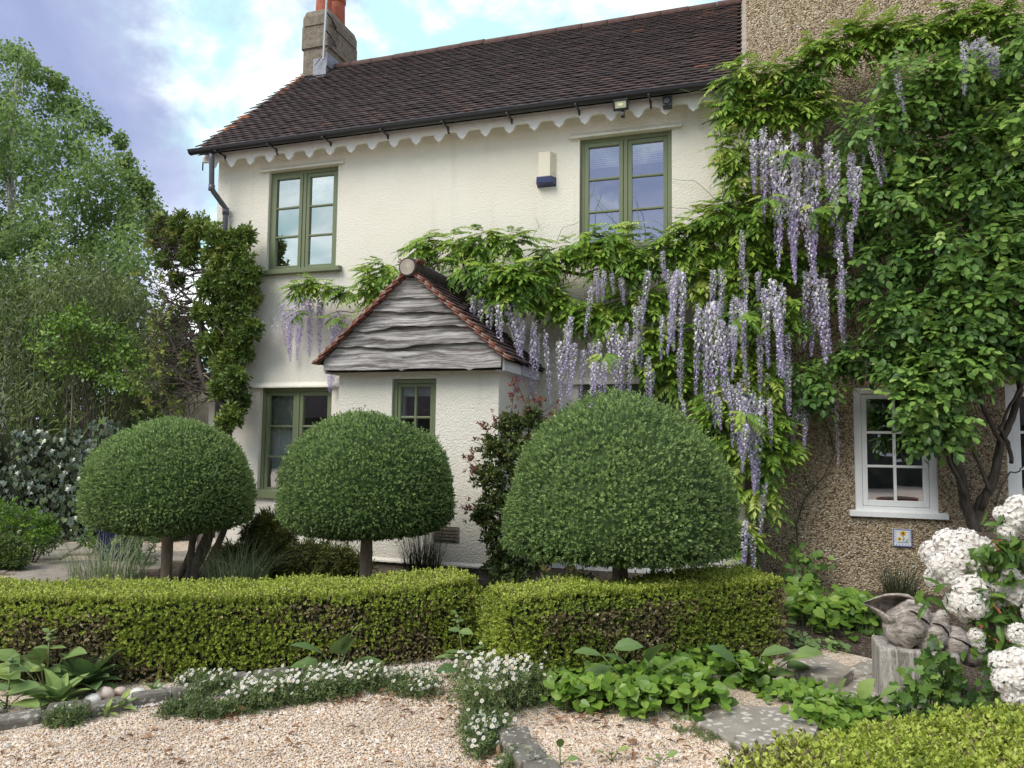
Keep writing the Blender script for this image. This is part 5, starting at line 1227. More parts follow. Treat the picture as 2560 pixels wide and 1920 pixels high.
# aerial bracket and mast on the chimney
ae = thing('aerial_mast', 'thin pale aerial mast bracketed to the chimney', 'aerial', (-6.88, 10.6, 8.3))
a = onY(808, 148, 10.55); b = onY(818, -30, 10.55)
m = MB(); m.tube([a, b], .018, 8); m.build('mast', M['steel'], ae)
for zz_ in (8.45, 8.78):
    m = MB(); m.tube([(a[0]+.01, 10.55, zz_), (a[0]+.03, 10.72, zz_-.05), (CX1+.03, 10.95, zz_-.10)], .013, 6); m.build('bracket', M['black'], ae)
m = MB(); m.tube([(a[0]+.04, 10.62, 8.75), (CX1+.05, 10.85, 8.66), (CX1+.06, 10.95, 8.55), (CX1+.05, 10.9, 8.42), (CX1+.03, 10.7, 8.2), (CX1-.2, 10.66, 7.9)], .008, 6); m.build('cable', M['black'], ae)
# ceramic sundial plaque
pq = thing('ceramic_plaque', 'square white ceramic plaque painted with sunflowers and a blue border', 'plaque', (1.47, 8.58, .47))
px0, px1, pz0, pz1 = 1.385, 1.565, .475, .655; Yp = 8.58
BLUE = flat('plaque_blue', (.09, .12, .33), .25); SUNF = flat('plaque_yellow', (.62, .36, .03), .25); LEAFG = flat('plaque_green', (.12, .22, .06), .25); GREYB = flat('plaque_grey', (.32, .36, .42), .25); DKBR = flat('plaque_brown', (.16, .07, .02), .25)
m = MB(); m.box(px0, px1, Yp, 8.61, pz0, pz1); m.build('tile', flat('plaque_glaze', (.66, .67, .68), .2), pq, bevel=.004)
m = MB(); ring(m, px0+.002, px1-.002, pz0+.002, pz1-.002, .009, Yp-.002, Yp-.0005); m.build('border', BLUE, pq)
m = MB(); ring(m, px0+.030, px1-.030, pz0+.038, pz1-.028, .003, Yp-.0018, Yp-.0005); m.build('inner_border', GREYB, pq)
def disc(cx, cz, r, y, mat, name, n=14, wob=0.0):
    m = MB(); m.prism([(cx+r*(1+wob*math.cos(i*math.pi))*math.cos(6.283*i/n), cz+r*(1+wob*math.cos(i*math.pi))*math.sin(6.283*i/n)) for i in range(n)], 'y', y, y+.0012); m.build(name, mat, pq)
disc(1.480, .612, .026, Yp-.0032, SUNF, 'sunflower', 20, .14); disc(1.480, .612, .012, Yp-.0046, DKBR, 'sunflower_eye')
disc(1.447, .555, .018, Yp-.0032, SUNF, 'sunflower', 20, .14); disc(1.447, .555, .008, Yp-.0046, DKBR, 'sunflower_eye')
m = MB(); m.box(1.478, 1.484, Yp-.0024, Yp-.0006, .53, .59); m.add([(1.484,Yp-.002,.55),(1.505,Yp-.002,.572),(1.49,Yp-.002,.545)], [(0,1,2)]); m.build('leaves', LEAFG, pq)
m = MB(); m.add([(1.49,Yp-.002,.527),(1.525,Yp-.002,.527),(1.528,Yp-.002,.565)], [(0,1,2)]); m.box(1.43, 1.53, Yp-.0022, Yp-.0006, .519, .526); m.build('gnomon', GREYB, pq)
for i in range(5):
    for xx, zz_ in ((px0+.0195, .53+i*.024), (px1-.0195, .53+i*.024), (1.42+i*.028, pz0+.022)):
        m = MB(); m.box(xx-.004, xx+.004, Yp-.0018, Yp-.0005, zz_-.005, zz_+.005); m.build('numeral', BLUE, pq)

# ---------------------------------------------------------------- behind the panes
def blind(label, x0, x1, z0, z1, y):
    t = thing('window_blind', label, 'blind', ((x0+x1)/2, y, z1)); n = int((z1-z0)/.028); CR = bpy.data.materials.get('blind_slat') or m_plain('blind_slat', (.72, .73, .74), .6)
    me = None
    for i in range(n):
        z = z1-i*.028
        if me is None: b = MB(); b.box(0, x1-x0, 0, .03, -.004, .012); o = b.build('slat', CR, t); me = o.data; o.matrix_basis = Matrix.Translation((x0, y, z))
        else: inst('slat', me, Matrix.Translation((x0, y, z)) @ Matrix.Rotation(.5, 4, 'X'), t)
blind('raised white slatted blind in the window above the net curtain', UL[0]+.08, UL[1]-.08, 5.00, 5.2, D+.20)
blind('raised white slatted blind in the window beside the alarm box', UR[0]+.08, UR[1]-.08, 4.90, 5.16, D+.20)
def curtain(label, x0, x1, z0, z1, y, seed, mat):
    v = []; n = 40
    for i in range(n+1):
        x = x0+(x1-x0)*i/n; yy = y+.025*math.sin(i*1.25+seed)+.008*math.sin(i*.5)
        v += [(x, yy, z0), (x, yy+.006, (z0+z1)/2), (x, yy, z1)]
    m = MB(); m.add(v, [(3*i+k, 3*i+3+k, 3*i+4+k, 3*i+1+k) for i in range(n) for k in (0, 1)]); o = m.build('curtain', mat, smooth=True); return tag(o, label, 'curtain')
NET = m_plain('net_curtain', (.80, .81, .82), .8, .2, var=.1)
curtain('pale grey net curtain behind the ground floor window', -6.46, -6.06, .72, 2.12, D+.19, 0, NET)
curtain('pale curtain beside the porch window pane', -3.80, -3.74, 1.0, 2.15, PY+.14, 1, NET)
o = None
m = MB(); m.box(-3.78, -3.36, PY+.12, PY+.16, 2.0, 2.13); o = m.build('roller_blind', NET); tag(o, 'rolled pale blind at the top of the porch window', 'blind')
m = MB(); m.box(W1[0]+.08, W1[1]-.08, 8.6+.14, 8.6+.18, 1.86, 2.08); o = m.build('roman_blind', m_plain('sage_blind', (.20, .25, .20), .8, .2), None); tag(o, 'folded grey green blind behind the white window', 'blind')
# seabird ornament on a post
sb = thing('seabird_ornament', 'carved grey seabird ornament on a post inside the ground floor window', 'ornament', (-6.13, D+.17, .80))
def loft(m, secs, n=12):
    v = []
    for c_, rx, rz, *ax in secs:
        for j in range(n): q = 6.283*j/n; v.append((c_[0], c_[1]+rx*math.cos(q), c_[2]+rz*math.sin(q)))
    k = len(secs); m.add(v, [(i*n+j, i*n+(j+1) % n, (i+1)*n+(j+1) % n, (i+1)*n+j) for i in range(k-1) for j in range(n)]+[tuple(range(n))[::-1], tuple(range((k-1)*n, k*n))])
bx, by, bz = -6.13, D+.155, 1.12
m = MB(); loft(m, [((bx-.10, by, bz-.035), .004, .003), ((bx-.06, by, bz-.015), .018, .014), ((bx-.01, by, bz), .03, .03), ((bx+.03, by, bz+.02), .027, .03), ((bx+.045, by, bz+.055), .016, .02), ((bx+.052, by, bz+.078), .015, .016), ((bx+.068, by, bz+.080), .008, .008), ((bx+.10, by, bz+.076), .002, .002)])
m.build('body', m_plain('painted_driftwood', (.66, .68, .72), .7), sb, smooth=True)
m = MB(); m.tube([(bx+.01, by, .80), (bx+.012, by, 1.10)], [.014, .010], 8); m.build('post', M['post'], sb)
m = MB(); m.box(-6.45, -5.43, D+.09, D+.275, .775, .80); o = m.build('inner_sill', M['boardwhite']); tag(o, 'white inner window ledge below the seabird ornament', 'ledge')

# white house opposite, mirrored in the lower panes
nb = thing('opposite_house', 'tiled house across the drive, mirrored in the ground floor panes', 'house', (-6, -13, 0))
m = MB(); m.box(-42, 10, -18, -11.5, 0, 2.5); m.build('wall', m_plain('dark_weatherboard', (.045, .05, .04), .9, .2, var=.5, scale=3), nb)
m = MB(); m.prism([(-10.9, 2.3), (-14.7, 6.8), (-18.5, 2.3)], 'x', -42.4, 10.4); m.build('roof', m_plain('slate_tiles', (.055, .042, .040), .85, .2, var=.5, scale=6), nb)
for x in (-24, -17, -11, -6, -1, 4):
    m = MB(); m.box(x, x+1.2, -11.5, -11.44, 1.0, 2.3); w = m.build('window', M['white'], nb); m = MB(); m.box(x+.1, x+1.1, -11.438, -11.43, 1.1, 2.2); m.build('pane', M['dark'], w)

# ---------------------------------------------------------------- carved wooden shell on its post
g = np.random.default_rng(600)
ps = thing('oak_post', 'weathered square oak post holding the carved shell', 'post', (.85, 5.05, 0))
c0 = onZ(2203, 1765); ztop = onY(2203, 1622, c0[1])[2]
m = MB(); rbox(m, c0[0]-.0, c0[0]+.42, c0[1]-.0, c0[1]+.34, -.02, ztop, .015, 3, .012); o = m.build('block', M['post'], ps)
sh = thing('carved_shell', 'large carved weathered wooden sea shell lying on an oak post', 'sculpture', (.95, 5.1, ztop))
YS = c0[1]+.16
Z4 = lambda x, y: onY(1750+x/2.477, 1250+y/2.477, YS)
ax0 = Z4(1210, 700); ax1 = Z4(1990, 1040); sc_ = YS*1.02/FPX/2.477
stn = [(1160,705,30),(1175,715,62),(1200,735,105),(1240,752,128),(1290,768,138),(1335,785,131),(1362,800,108),(1374,808,95),(1395,820,111),(1440,838,118),(1480,858,104),(1498,868,82),(1508,872,77),(1530,882,92),(1575,895,97),(1615,915,86),(1638,925,66),(1648,930,61),(1670,945,70),(1705,958,68),(1738,970,52),(1748,975,47),(1790,985,54),(1840,1000,52),(1900,1015,42),(1950,1030,28),(1975,1035,8)]
m = MB(); v = []; nn = 28; C_ = np.array([Z4(x, y) for x, y, r in stn]); T_ = np.gradient(C_, axis=0); T_ /= np.linalg.norm(T_, axis=1)[:, None]
for i, (x, y, r) in enumerate(stn):
    rr = r*sc_; y_ = np.array([0, 1., 0]); z_ = np.cross(T_[i], y_); z_ /= np.linalg.norm(z_)
    for j in range(nn):
        q = 6.283*j/nn; k = 1+.02*math.sin(3*q+i*.4)+.012*math.sin(7*q+i); v.append(C_[i]+rr*k*(y_*math.cos(q)+z_*math.sin(q)))
kk = len(stn); m.add(v, [(i*nn+j, i*nn+(j+1) % nn, (i+1)*nn+(j+1) % nn, (i+1)*nn+j) for i in range(kk-1) for j in range(nn)]+[tuple(range(nn))[::-1], tuple(range((kk-1)*nn, kk*nn))])
body = m.build('whorls', M['carved'], sh, smooth=True)
# flaring mouth: open trough narrowing to a beak
secs = [(1345,745,120,130), (1290,722,128,138), (1235,706,122,128), (1190,692,108,113), (1150,680,94,98), (1110,662,66,66), (1060,648,40,33), (1012,640,10,6)]
v = []; nn = 22; th_ = 12
for layer in (0, 1):
    for (x, y, ry, rz) in secs:
        for j in range(nn):
            q = math.radians(38+48)+(j/(nn-1))*(2*math.pi-math.radians(96))
            k = 1-layer*.13
            v.append(Z4(x, y-math.sin(q)*rz*k)+np.array([0, -math.cos(q)*ry*k*sc_*.95, 0]))
ns = len(secs); f = []
for layer in (0, 1):
    o_ = layer*ns*nn; f += [(o_+i*nn+j, o_+(i+1)*nn+j, o_+(i+1)*nn+j+1, o_+i*nn+j+1) for i in range(ns-1) for j in range(nn-1)]
q_ = ns*nn
for i in range(ns-1): f += [(i*nn, q_+i*nn, q_+(i+1)*nn, (i+1)*nn), (i*nn+nn-1, (i+1)*nn+nn-1, q_+(i+1)*nn+nn-1, q_+i*nn+nn-1)]
f += [(j, j+1, q_+j+1, q_+j) for j in range(nn-1)]
m = MB(); m.add(v, f); m.build('mouth', M['carved'], sh, smooth=True)
# drying cracks, dark slots set in the wood
CRK = m_plain('dark_crack', (.03, .024, .02), .95, .1)
for i0, i1, q0, q1 in ((2.6, 6.2, 2.45, 2.65), (7.2, 11.2, 2.35, 2.6), (12.3, 20, 2.6, 2.75), (8, 10, 3.2, 3.3), (4, 6, 3.3, 3.4)):
    pp = []
    for t_ in np.linspace(0, 1, 14):
        s_ = i0+(i1-i0)*t_; i = int(s_); f_ = s_-i; q = q0+(q1-q0)*t_+.04*math.sin(9*t_+i0); r_ = (stn[i][2]*(1-f_)+stn[i+1][2]*f_)*sc_
        C1 = C_[i]*(1-f_)+C_[i+1]*f_; T1 = T_[i]*(1-f_)+T_[i+1]*f_; z_ = np.cross(T1, np.array([0, 1., 0])); z_ /= np.linalg.norm(z_)
        pp.append(C1+r_*(1+.02*math.sin(3*q+s_*.4))*(np.array([0, 1., 0])*math.cos(q)+z_*math.sin(q)))
    w_ = .008 if i1-i0 > 3 else .0035
    m = MB(); m.tube(pp, w_*np.sin(np.linspace(.15, math.pi-.15, 14)), 5); m.build('crack', CRK, body)

# ---------------------------------------------------------------- white rhododendron
rh = thing('rhododendron', 'white flowering rhododendron bush beside the carved shell', 'rhododendron', (1.55, 4.1, 0))
def petal_flower(seed):
    gg = np.random.default_rng(seed); V, F, R = [], [], []
    for k in range(5):
        a = k*1.2566+gg.normal()*.08; o = len(V); nu, nv = 5, 4
        for i in range(nu):
            t = i/(nu-1)
            for j in range(nv):
                s = (j/(nv-1)-.5)*2; w = (.08+.30*math.sin(min(1, t*1.15)*math.pi*.75))*s
                r = .15+.85*t; zz_ = .95*t**.6-.62*t**2.5+.09*math.sin(8*s+5*t+k+seed)*t+.16*s*s*t
                x, y = r*math.cos(a)-w*math.sin(a), r*math.sin(a)+w*math.cos(a)
                V.append((x*(.35+.65*t), y*(.35+.65*t), zz_)); R.append(.35*gg.random()+(.45*(1-t)**2 if k else .8*(1-t)))
        F += [(o+i*nv+j, o+(i+1)*nv+j, o+(i+1)*nv+j+1, o+i*nv+j+1) for i in range(nu-1) for j in range(nv-1)]
    o = len(V)
    for k in range(5):
        a = k*1.2566+.6; V += [(0, 0, 0), (.03, 0, 0), (.22*math.cos(a), .22*math.sin(a), 1.0)]; R += [.9, .9, .9]; F.append((o+3*k, o+3*k+1, o+3*k+2, o+3*k+2))
    return np.array(V), np.array(F)[:, :], np.array(R)
def truss(seed, n=24):
    gg = np.random.default_rng(seed); ps = []
    fl_ = [petal_flower(seed*3+i) for i in range(3)]
    for i in range(n):
        z = 1-1.35*(i+.5)/n; a = i*2.4+gg.normal()*.2; d = np.array([math.sqrt(max(0, 1-z*z))*math.cos(a), math.sqrt(max(0, 1-z*z))*math.sin(a), z]); d += gg.normal(size=3)*.12; d /= np.linalg.norm(d)
        v, f, r = fl_[i % 3]; x = np.cross(d, rvec(1, gg)[0]); x /= np.linalg.norm(x); fm = np.stack([x, np.cross(d, x), d])
        ps.append((v, np.concatenate([f[:, :3], f[:, [0, 2, 3]]]), d*(.40+.2*gg.random()), fm, .40*gg.uniform(.85, 1.1), r))
    Vs, Fs, Rs, o = [], [], [], 0
    for tv, tf, p, fm, s, r in ps: Vs.append(tv@fm*s+p); Fs.append(tf+o); Rs.append(r); o += len(tv)
    return np.concatenate(Vs), np.concatenate(Fs), np.concatenate(Rs)
tm = []
for s in range(4):
    v, f, r = truss(700+s); me = npmesh('flower_truss', v, f, r, True); me.materials.append(P_WHITE); tm.append(me)
RT = [(1450,330,70,4.3),(1540,270,75,4.2),(1640,270,75,4.2),(1730,310,70,4.2),(1500,400,72,4.1),(1600,370,80,4.1),(1690,390,75,4.1),(1470,480,60,4.15),(1560,460,70,4.1),(1500,520,50,4.2),(1660,560,72,4.0),(1730,540,66,4.0),(1600,640,66,4.0),(1690,640,72,3.95),(1640,710,44,4.05),(1500,715,34,4.2),(1715,840,46,3.95),(1725,885,34,3.95),(1930,110,75,4.0),(1980,50,75,4.0),(1900,190,60,4.0),(1870,90,50,4.1),(1990,170,60,4.1),(1800,400,50,4.2),(1830,420,50,4.2),(1880,540,66,4.0),(1950,580,70,4.0),(1930,480,60,4.0),(1990,520,60,4.0),(1860,620,50,4.05),(1880,800,40,4.0),(1970,830,62,3.9),(2020,880,66,3.9),(1880,1010,72,3.8),(1970,1000,76,3.8),(1900,1120,76,3.75),(1990,1110,80,3.75),(1940,1210,66,3.75),(2040,1230,70,3.75),(2040,1020,70,3.8),(2080,700,70,3.9),(2080,350,70,4.1),(2090,120,70,4.1)]
for i, (x, y, r, Y) in enumerate(RT):
    Y += .12; c = onY(1750+x/2.477, 1250+y/2.477, Y); R_ = r/2.477*Y*1.07/FPX*(1.2 if i < 14 else 1.05)
    out = Vector((-.35+g.normal()*.35, -.75, .55+g.normal()*.3)); qd = out.to_track_quat('Z', 'Y').to_matrix().to_4x4()
    inst('flower_truss', tm[i % 4], Matrix.Translation(c) @ qd @ Matrix.Rotation(g.uniform(0, 6.28), 4, 'Z') @ Matrix.Scale(R_, 4), rh)
LP = [(1770,470),(1840,470),(1790,560),(1880,390),(1450,600),(1780,660),(1700,600),(1850,300),(1900,270),(1960,260),(1990,330),(1920,390),(1830,250),(1860,700),(1800,760),(1830,850),(1860,900),(1900,760),(1960,680),(1780,330),(1990,420),(1950,950),(1800,600),(1850,1000),(1830,950),(2060,560),(2060,800)]
cc = np.array([onY(1750+x/2.477, 1250+y/2.477, 4.12) for x, y in LP])
P = (cc[:, None]+g.normal(size=(len(cc), 12, 3))*.05).reshape(-1, 3); n = len(P)
back = np.array([onY(1750+g.uniform(1800, 2150)/2.477, 1250+g.uniform(300, 1300)/2.477, g.uniform(4.3, 4.7)) for _ in range(420)]); P = np.concatenate([P, back]); n = len(P)
foliage(rh, [add_r(T_leaf(.19, .05, .2))], P, fr(rvec(n, g)-np.array([0, .5, .1]), UP*.8+.5*rvec(n, g)-np.array([0, .4, 0])), g.uniform(.06, .10, n), np.clip(.5+.2*g.normal(size=n), 0, 1), L_RHO, 300)
m = MB(); b0 = np.array([1.75, 4.5, 0])
for i in range(0, len(RT), 2):
    x, y, r, Y = RT[i]; c = onY(1750+x/2.477, 1250+y/2.477, Y+.2); m.tube([b0+g.normal(size=3)*.04*np.array([1, 1, 0]), b0*.5+c*.5+np.array([0, .15, -.1]), c], [.016, .010, .005], 6)
m.build('stems', BARKD, rh, smooth=True)
tp_ = thing('terracotta_pot', 'terracotta pot behind the rhododendron blooms', 'pot', (1.95, 6.6, 0))
c = onY(1750+1850/2.477, 1250+300/2.477, 6.6); m = MB(); m.tube([(c[0], 6.6, 0), (c[0], 6.6, .15), (c[0], 6.6, c[2]+.02)], [.17, .19, .25], 20); m.tube([(c[0], 6.6, c[2]+.02), (c[0], 6.6, c[2]+.09)], .27, 20); m.build('body', M['pot'], tp_)
m = MB(); m.tube([(c[0], 6.6, c[2]+.06), (c[0], 6.6, c[2]+.095)], .24, 20); m.build('compost', M['soil'], tp_)
# ivy round the post
iv = thing('ivy_plant', 'trailing green ivy climbing the oak post', 'ivy', (1.0, 4.8, 0))
cs = [(1310,1100),(1270,1190),(1330,1250),(1400,1170),(1450,1080),(1430,1000),(1500,1010),(1480,1130),(1560,1100),(1540,1200),(1620,1180),(1420,1300),(1340,1330),(1250,1290),(1200,1250),(1600,1060),(1500,1270),(1560,1330),(1660,1260),(1700,1180),(1750,1250),(1700,1330),(1430,920),(1620,1330)]
cc = np.array([onY(1750+x/2.477, 1250+y/2.477, 4.72) for x, y in cs]); P = (cc[:, None]+g.normal(size=(len(cc), 11, 3))*np.array([.04, .05, .04])).reshape(-1, 3); P[:, 2] = np.maximum(P[:, 2], .03); n = len(P)
foliage(iv, [add_r(T_ivy())], P, fr(rvec(n, g)*.6-UP*.6, np.array([0, -.8, .6])+.4*rvec(n, g)), g.uniform(.035, .062, n), np.clip(.26+.2*g.normal(size=n), 0, 1), L_ROSE, 264)
m = MB()
for i in range(0, len(cc)-1, 2): m.tube([(cc[i][0], 4.78, 0), cc[i]*.5+np.array([cc[i][0], 4.78, 0])*.5, cc[i]], .004, 4)
m.build('stems', BARKD, iv)['kind'] = 'stuff'

# ---------------------------------------------------------------- foreground planting
def leafy(name, label, pts, mat, tpl, size, per, r, tone, cat='ground cover', n_ind=300, h=(.02, .14), up=.6, group=None):
    cc = np.array([onZ(x, y, 0.0) for x, y in pts]); t = thing(name, label, cat, (*cc.mean(0)[:2], 0), group)
    P = (cc[:, None]+g.normal(size=(len(cc), per, 3))*np.array([r, r, 0])).reshape(-1, 3); n = len(P); P[:, 2] = g.uniform(h[0], h[1], n)
    d = rvec(n, g)*np.array([1, 1, .3])+np.array([0, -.3, 0])
    foliage(t, tpl, P, fr(d, UP*up+.35*rvec(n, g)+np.array([0, -.35, 0])), g.uniform(size[0], size[1], n), np.clip(tone+.18*g.normal(size=n)+(P[:, 2]-h[0])*1.0, 0, 1), mat, n_ind)
    V, F = [], []
    for p in P[::2]:
        o = len(V); b_ = np.array([p[0]+g.normal()*.02, p[1]+.01, 0]); V += [b_-np.array([.0015, 0, 0]), b_+np.array([.0015, 0, 0]), p+np.array([.001, 0, 0]), p-np.array([.001, 0, 0])]; F.append((o, o+1, o+2, o+3))
    o = link('stalks', npmesh('stalks', V, F), STEM, t); o['kind'] = 'stuff'; return t
def band(pts, k, j): return [(x+g.normal()*j, y+g.normal()*j*.5) for x, y in pts for _ in range(k)]
leafy('violet_patch', 'bright green heart leaved ground cover before the short hedge', band([(1400,1740),(1450,1770),(1430,1710),(1500,1760),(1560,1790),(1620,1770),(1690,1750),(1740,1730),(1640,1730),(1580,1740),(1500,1720),(1760,1770),(1720,1780),(1560,1760),(1680,1700),(1750,1690),(1820,1700),(1850,1720)], 3, 18), L_GC, [add_r(T_heart(.5))], (.045, .08), 22, .06, .32, h=(.02, .17))
leafy('creeping_patch', 'low green creeping plants around the round stepping stone', band([(1890,1720),(1940,1740),(1990,1755),(2040,1770),(2080,1790),(2110,1800),(2150,1790),(2020,1800),(2070,1820),(2130,1830),(2190,1800)], 3, 16), L_GC, [add_r(T_heart(.5))], (.035, .065), 16, .05, .38, h=(.01, .10))
leafy('vinca_patch', 'leafy green ground cover under the pebbledashed wall', band([(1990,1540),(2030,1560),(2070,1550),(2110,1545),(2150,1560),(2060,1580),(2130,1580),(2170,1585),(2010,1510),(2190,1560)], 3, 18), L_GC, [add_r(T_heart(.45))], (.06, .10), 16, .08, .28, h=(.03, .24))
leafy('mallow_patch', 'soft grey green seedlings on bare soil near the steps', band([(2010,1615),(2050,1622),(2090,1625),(1985,1600)], 2, 10), L_PHL, [add_r(T_ivy())], (.03, .05), 12, .04, .45, h=(.01, .07), n_ind=100)
# broad opposite-leaved phlomis
def phl_leaf(): return [add_r(T_leaf(.30, .05, .25)), add_r(T_leaf(.34, .07, .32))]
def phlomis(label, x, y, leaves, stalk=None, tone=.5, Zs=1.0):
    """leaves: (dx px, dy px, length m, azimuth deg, pitch) seen from the plant's foot pixel"""
    b_ = onZ(x, y); t = thing('phlomis', label, 'plant', tuple(b_)); P, Dd, S_ = [], [], []; s = b_[1]*1.05/FPX
    R3 = np.array([_r[0], _r[1], 0]); B3 = np.array([-_f[0], -_f[1], 0])
    mm = MB()
    for dx, dy, L_, az, pt in leaves:
        p = b_+R3*dx*s+UP*max(dy, 2)*s+B3*g.uniform(-.03, .06); a = math.radians(az); pr = math.radians(pt)
        d = R3*math.cos(a)*math.cos(pr)+B3*math.sin(a)*math.cos(pr)+UP*math.sin(pr); P.append(p); Dd.append(d); S_.append(L_*Zs)
        mm.tube([b_+g.normal(size=3)*np.array([.01, .01, 0]), b_*.5+p*.5, p], .0035, 5)
    if stalk:
        sx_, hh = stalk; top_ = b_+R3*sx_*s+UP*hh*s; mm.tube([b_, b_*.5+top_*.5+R3*.006, top_], [.006, .005, .004], 7)
        for fz, L_ in ((.72, .10), (.36, .12), (1.0, .05), (.9, .045)):
            p = b_+(top_-b_)*fz
            for sg in (-1, 1):
                P.append(p); Dd.append(R3*sg+B3*g.normal()*.4+UP*(.25 if fz < .95 else .9)); S_.append(L_)
        for k in (.88, .97):
            p = b_+(top_-b_)*k; v = []; q = MB(); loft(q, [((p[0]-.016, p[1], p[2]), .004, .004), ((p[0]-.008, p[1], p[2]), .014, .011), ((p[0]+.008, p[1], p[2]), .014, .011), ((p[0]+.016, p[1], p[2]), .004, .004)], 8); q.build('bud', STEM, t, smooth=True)
    mm.build('stalks', STEM, t, smooth=True)
    n = len(P); foliage(t, phl_leaf(), np.array(P), fr(np.array(Dd), UP+.25*rvec(n, g)+np.array([0, -.25, 0])), np.array(S_), np.clip(tone+.15*g.normal(size=n), 0, 1), L_PHL, n)
phlomis('tall phlomis with paired leaves and buds before the long hedge', 112, 1725, [(-30,60,.12,200,30),(20,40,.13,-30,20),(-60,40,.14,190,25),(40,90,.11,20,30),(-10,90,.12,110,35),(60,40,.12,-10,10),(-40,20,.12,140,10),(10,20,.13,60,10),(-20,70,.12,80,60),(-70,80,.12,170,40),(-90,50,.13,190,20),(30,10,.13,-60,10),(-50,10,.14,230,15),(80,15,.12,-40,10),(-80,15,.13,200,5)], (4, 170), .62, 1.55)
phlomis('budding phlomis at the very end of the kerb, leaning over stones', 15, 1770, [(-20,60,.12,160,30),(20,50,.12,0,30),(30,20,.14,20,15),(10,90,.10,60,40),(50,40,.12,-20,20),(-10,20,.12,90,10)], (5, 150), .62, 1.50)
phlomis('large soft leaved phlomis growing out of the daisies', 840, 1690, [(-30,60,.15,150,35),(10,60,.16,80,55),(20,50,.14,60,60),(-40,30,.14,190,10),(40,30,.14,-15,10),(-15,5,.16,220,20),(30,80,.12,40,70),(60,15,.12,-30,-5)], None, .42, 1.50)
phlomis('single tall phlomis stalk between the two hedges', 1160, 1690, [(-20,40,.12,190,10),(15,60,.12,20,40),(-10,20,.13,150,10),(20,30,.11,-10,20)], (-20, 150), .45, 1.30)
phlomis('broad leaved phlomis in the heart leaved ground cover', 1600, 1745, [(-20,70,.15,150,40),(20,80,.15,60,60),(-50,50,.14,180,15),(40,60,.14,20,50),(-90,100,.12,170,20),(-60,110,.12,10,20),(10,40,.14,100,20),(-70,20,.15,230,35)], None, .35, 1.45)
phlomis('spreading phlomis beside the raised stepping stone', 1880, 1720, [(-40,60,.14,170,40),(20,70,.13,20,30),(60,60,.14,10,25),(30,30,.14,-10,15),(-10,40,.13,100,30),(80,40,.13,-20,15),(-30,20,.13,210,15),(100,70,.12,0,20)], None, .45, 1.45)
phlomis('pair of upright phlomis seedlings by the oak post', 2120, 1800, [(-20,40,.13,110,70),(30,40,.12,60,65),(0,20,.12,200,25),(40,20,.12,-10,20),(60,50,.12,50,50)], None, .7, 1.20)
phlomis('pale phlomis seedling on the gravel by the loose kerb stones', 1400, 1915, [(0,40,.07,90,70),(-15,15,.06,170,20),(15,15,.06,10,20)], None, .8)
phlomis('three leaved phlomis seedling in the gravel strip', 1530, 1905, [(-15,20,.06,160,40),(15,20,.06,20,40),(0,10,.05,100,50)], None, .8)
phlomis('lone phlomis seedling near the front box hedge', 1650, 1908, [(-15,15,.06,160,30),(15,15,.06,10,40),(0,10,.05,260,10)], None, .7)
# leaf rosettes
def rosette(label, x, y, n, L_, tone, seed, w=.17):
    gg = np.random.default_rng(seed); b_ = onZ(x, y); t = thing('foxglove_rosette', label, 'plant', tuple(b_)); a = np.arange(n)*2.4; el = np.linspace(.25, 1.15, n)
    d = np.stack([np.cos(a)*np.cos(el), np.sin(a)*np.cos(el), np.sin(el)], 1); P = b_+d*.01+UP*.01
    nr = np.stack([-np.cos(a)*np.sin(el), -np.sin(a)*np.sin(el), np.cos(el)], 1)+gg.normal(size=(n, 3))*.1
    foliage(t, [add_r(T_leaf(w, .07, .3)), add_r(T_leaf(w*1.1, .09, .2))], P, fr(d, nr), L_*gg.uniform(.75, 1.1, n), np.clip(tone+.12*gg.normal(size=n), 0, 1), L_PHL, n)
    m = MB(); m.tube([b_, b_+UP*.03], [.012, .006], 8); m.build('crown_base', STEM, t)
rosette('dark green foxglove rosette against the long hedge', 215, 1722, 34, .26, .22, 1, .2); rosette('light green foxglove rosette beside the dark one', 145, 1762, 18, .19, .72, 2, .2); rosette('small pale rosette among the white cobbles', 300, 1775, 9, .10, .8, 3); rosette('tiny pale rosette at the kerb by the cobbles', 265, 1790, 7, .07, .85, 4); rosette('small grey green rosette on pebbles near the hedge foot', 385, 1735, 8, .08, .35, 5)
# fleabane
dv, dfc, dr = [], [], []
for k in range(14):
    a = 6.283*k/14; o = len(dv); dx = np.array([math.cos(a), math.sin(a), 0]); sd = np.array([-dx[1], dx[0], 0])*.16
    dv += [dx*.25, dx*.7+sd+UP*.05, dx*1.0+UP*.02, dx*.7-sd+UP*.05]; dfc += [(o, o+2, o+1), (o, o+3, o+2)]; dr += [.3]*4
o = len(dv); nd = 10
dv += [np.array([0, 0, .16])]+[np.array([.30*math.cos(6.283*k/nd), .30*math.sin(6.283*k/nd), .06]) for k in range(nd)]; dfc += [(o, o+1+k, o+1+(k+1) % nd) for k in range(nd)]; dr += [.3]*(nd+1)
dme = npmesh('daisy', np.array(dv), np.array(dfc), dr); dme.materials.append(P_DAISY); dme.materials.append(YEL)
mi = np.zeros(len(dfc), np.int32); mi[28:] = 1; dme.polygons.foreach_set('material_index', mi)
dpk = npmesh('daisy', np.array(dv), np.array(dfc), np.ones(len(dv))); dpk.materials.append(P_DAISY); dpk.materials.append(YEL); dpk.polygons.foreach_set('material_index', mi)
tpD = [sprig(*T_diamond(.16, .03), 6, .8, .5, 900+s, 1.0) for s in range(3)]
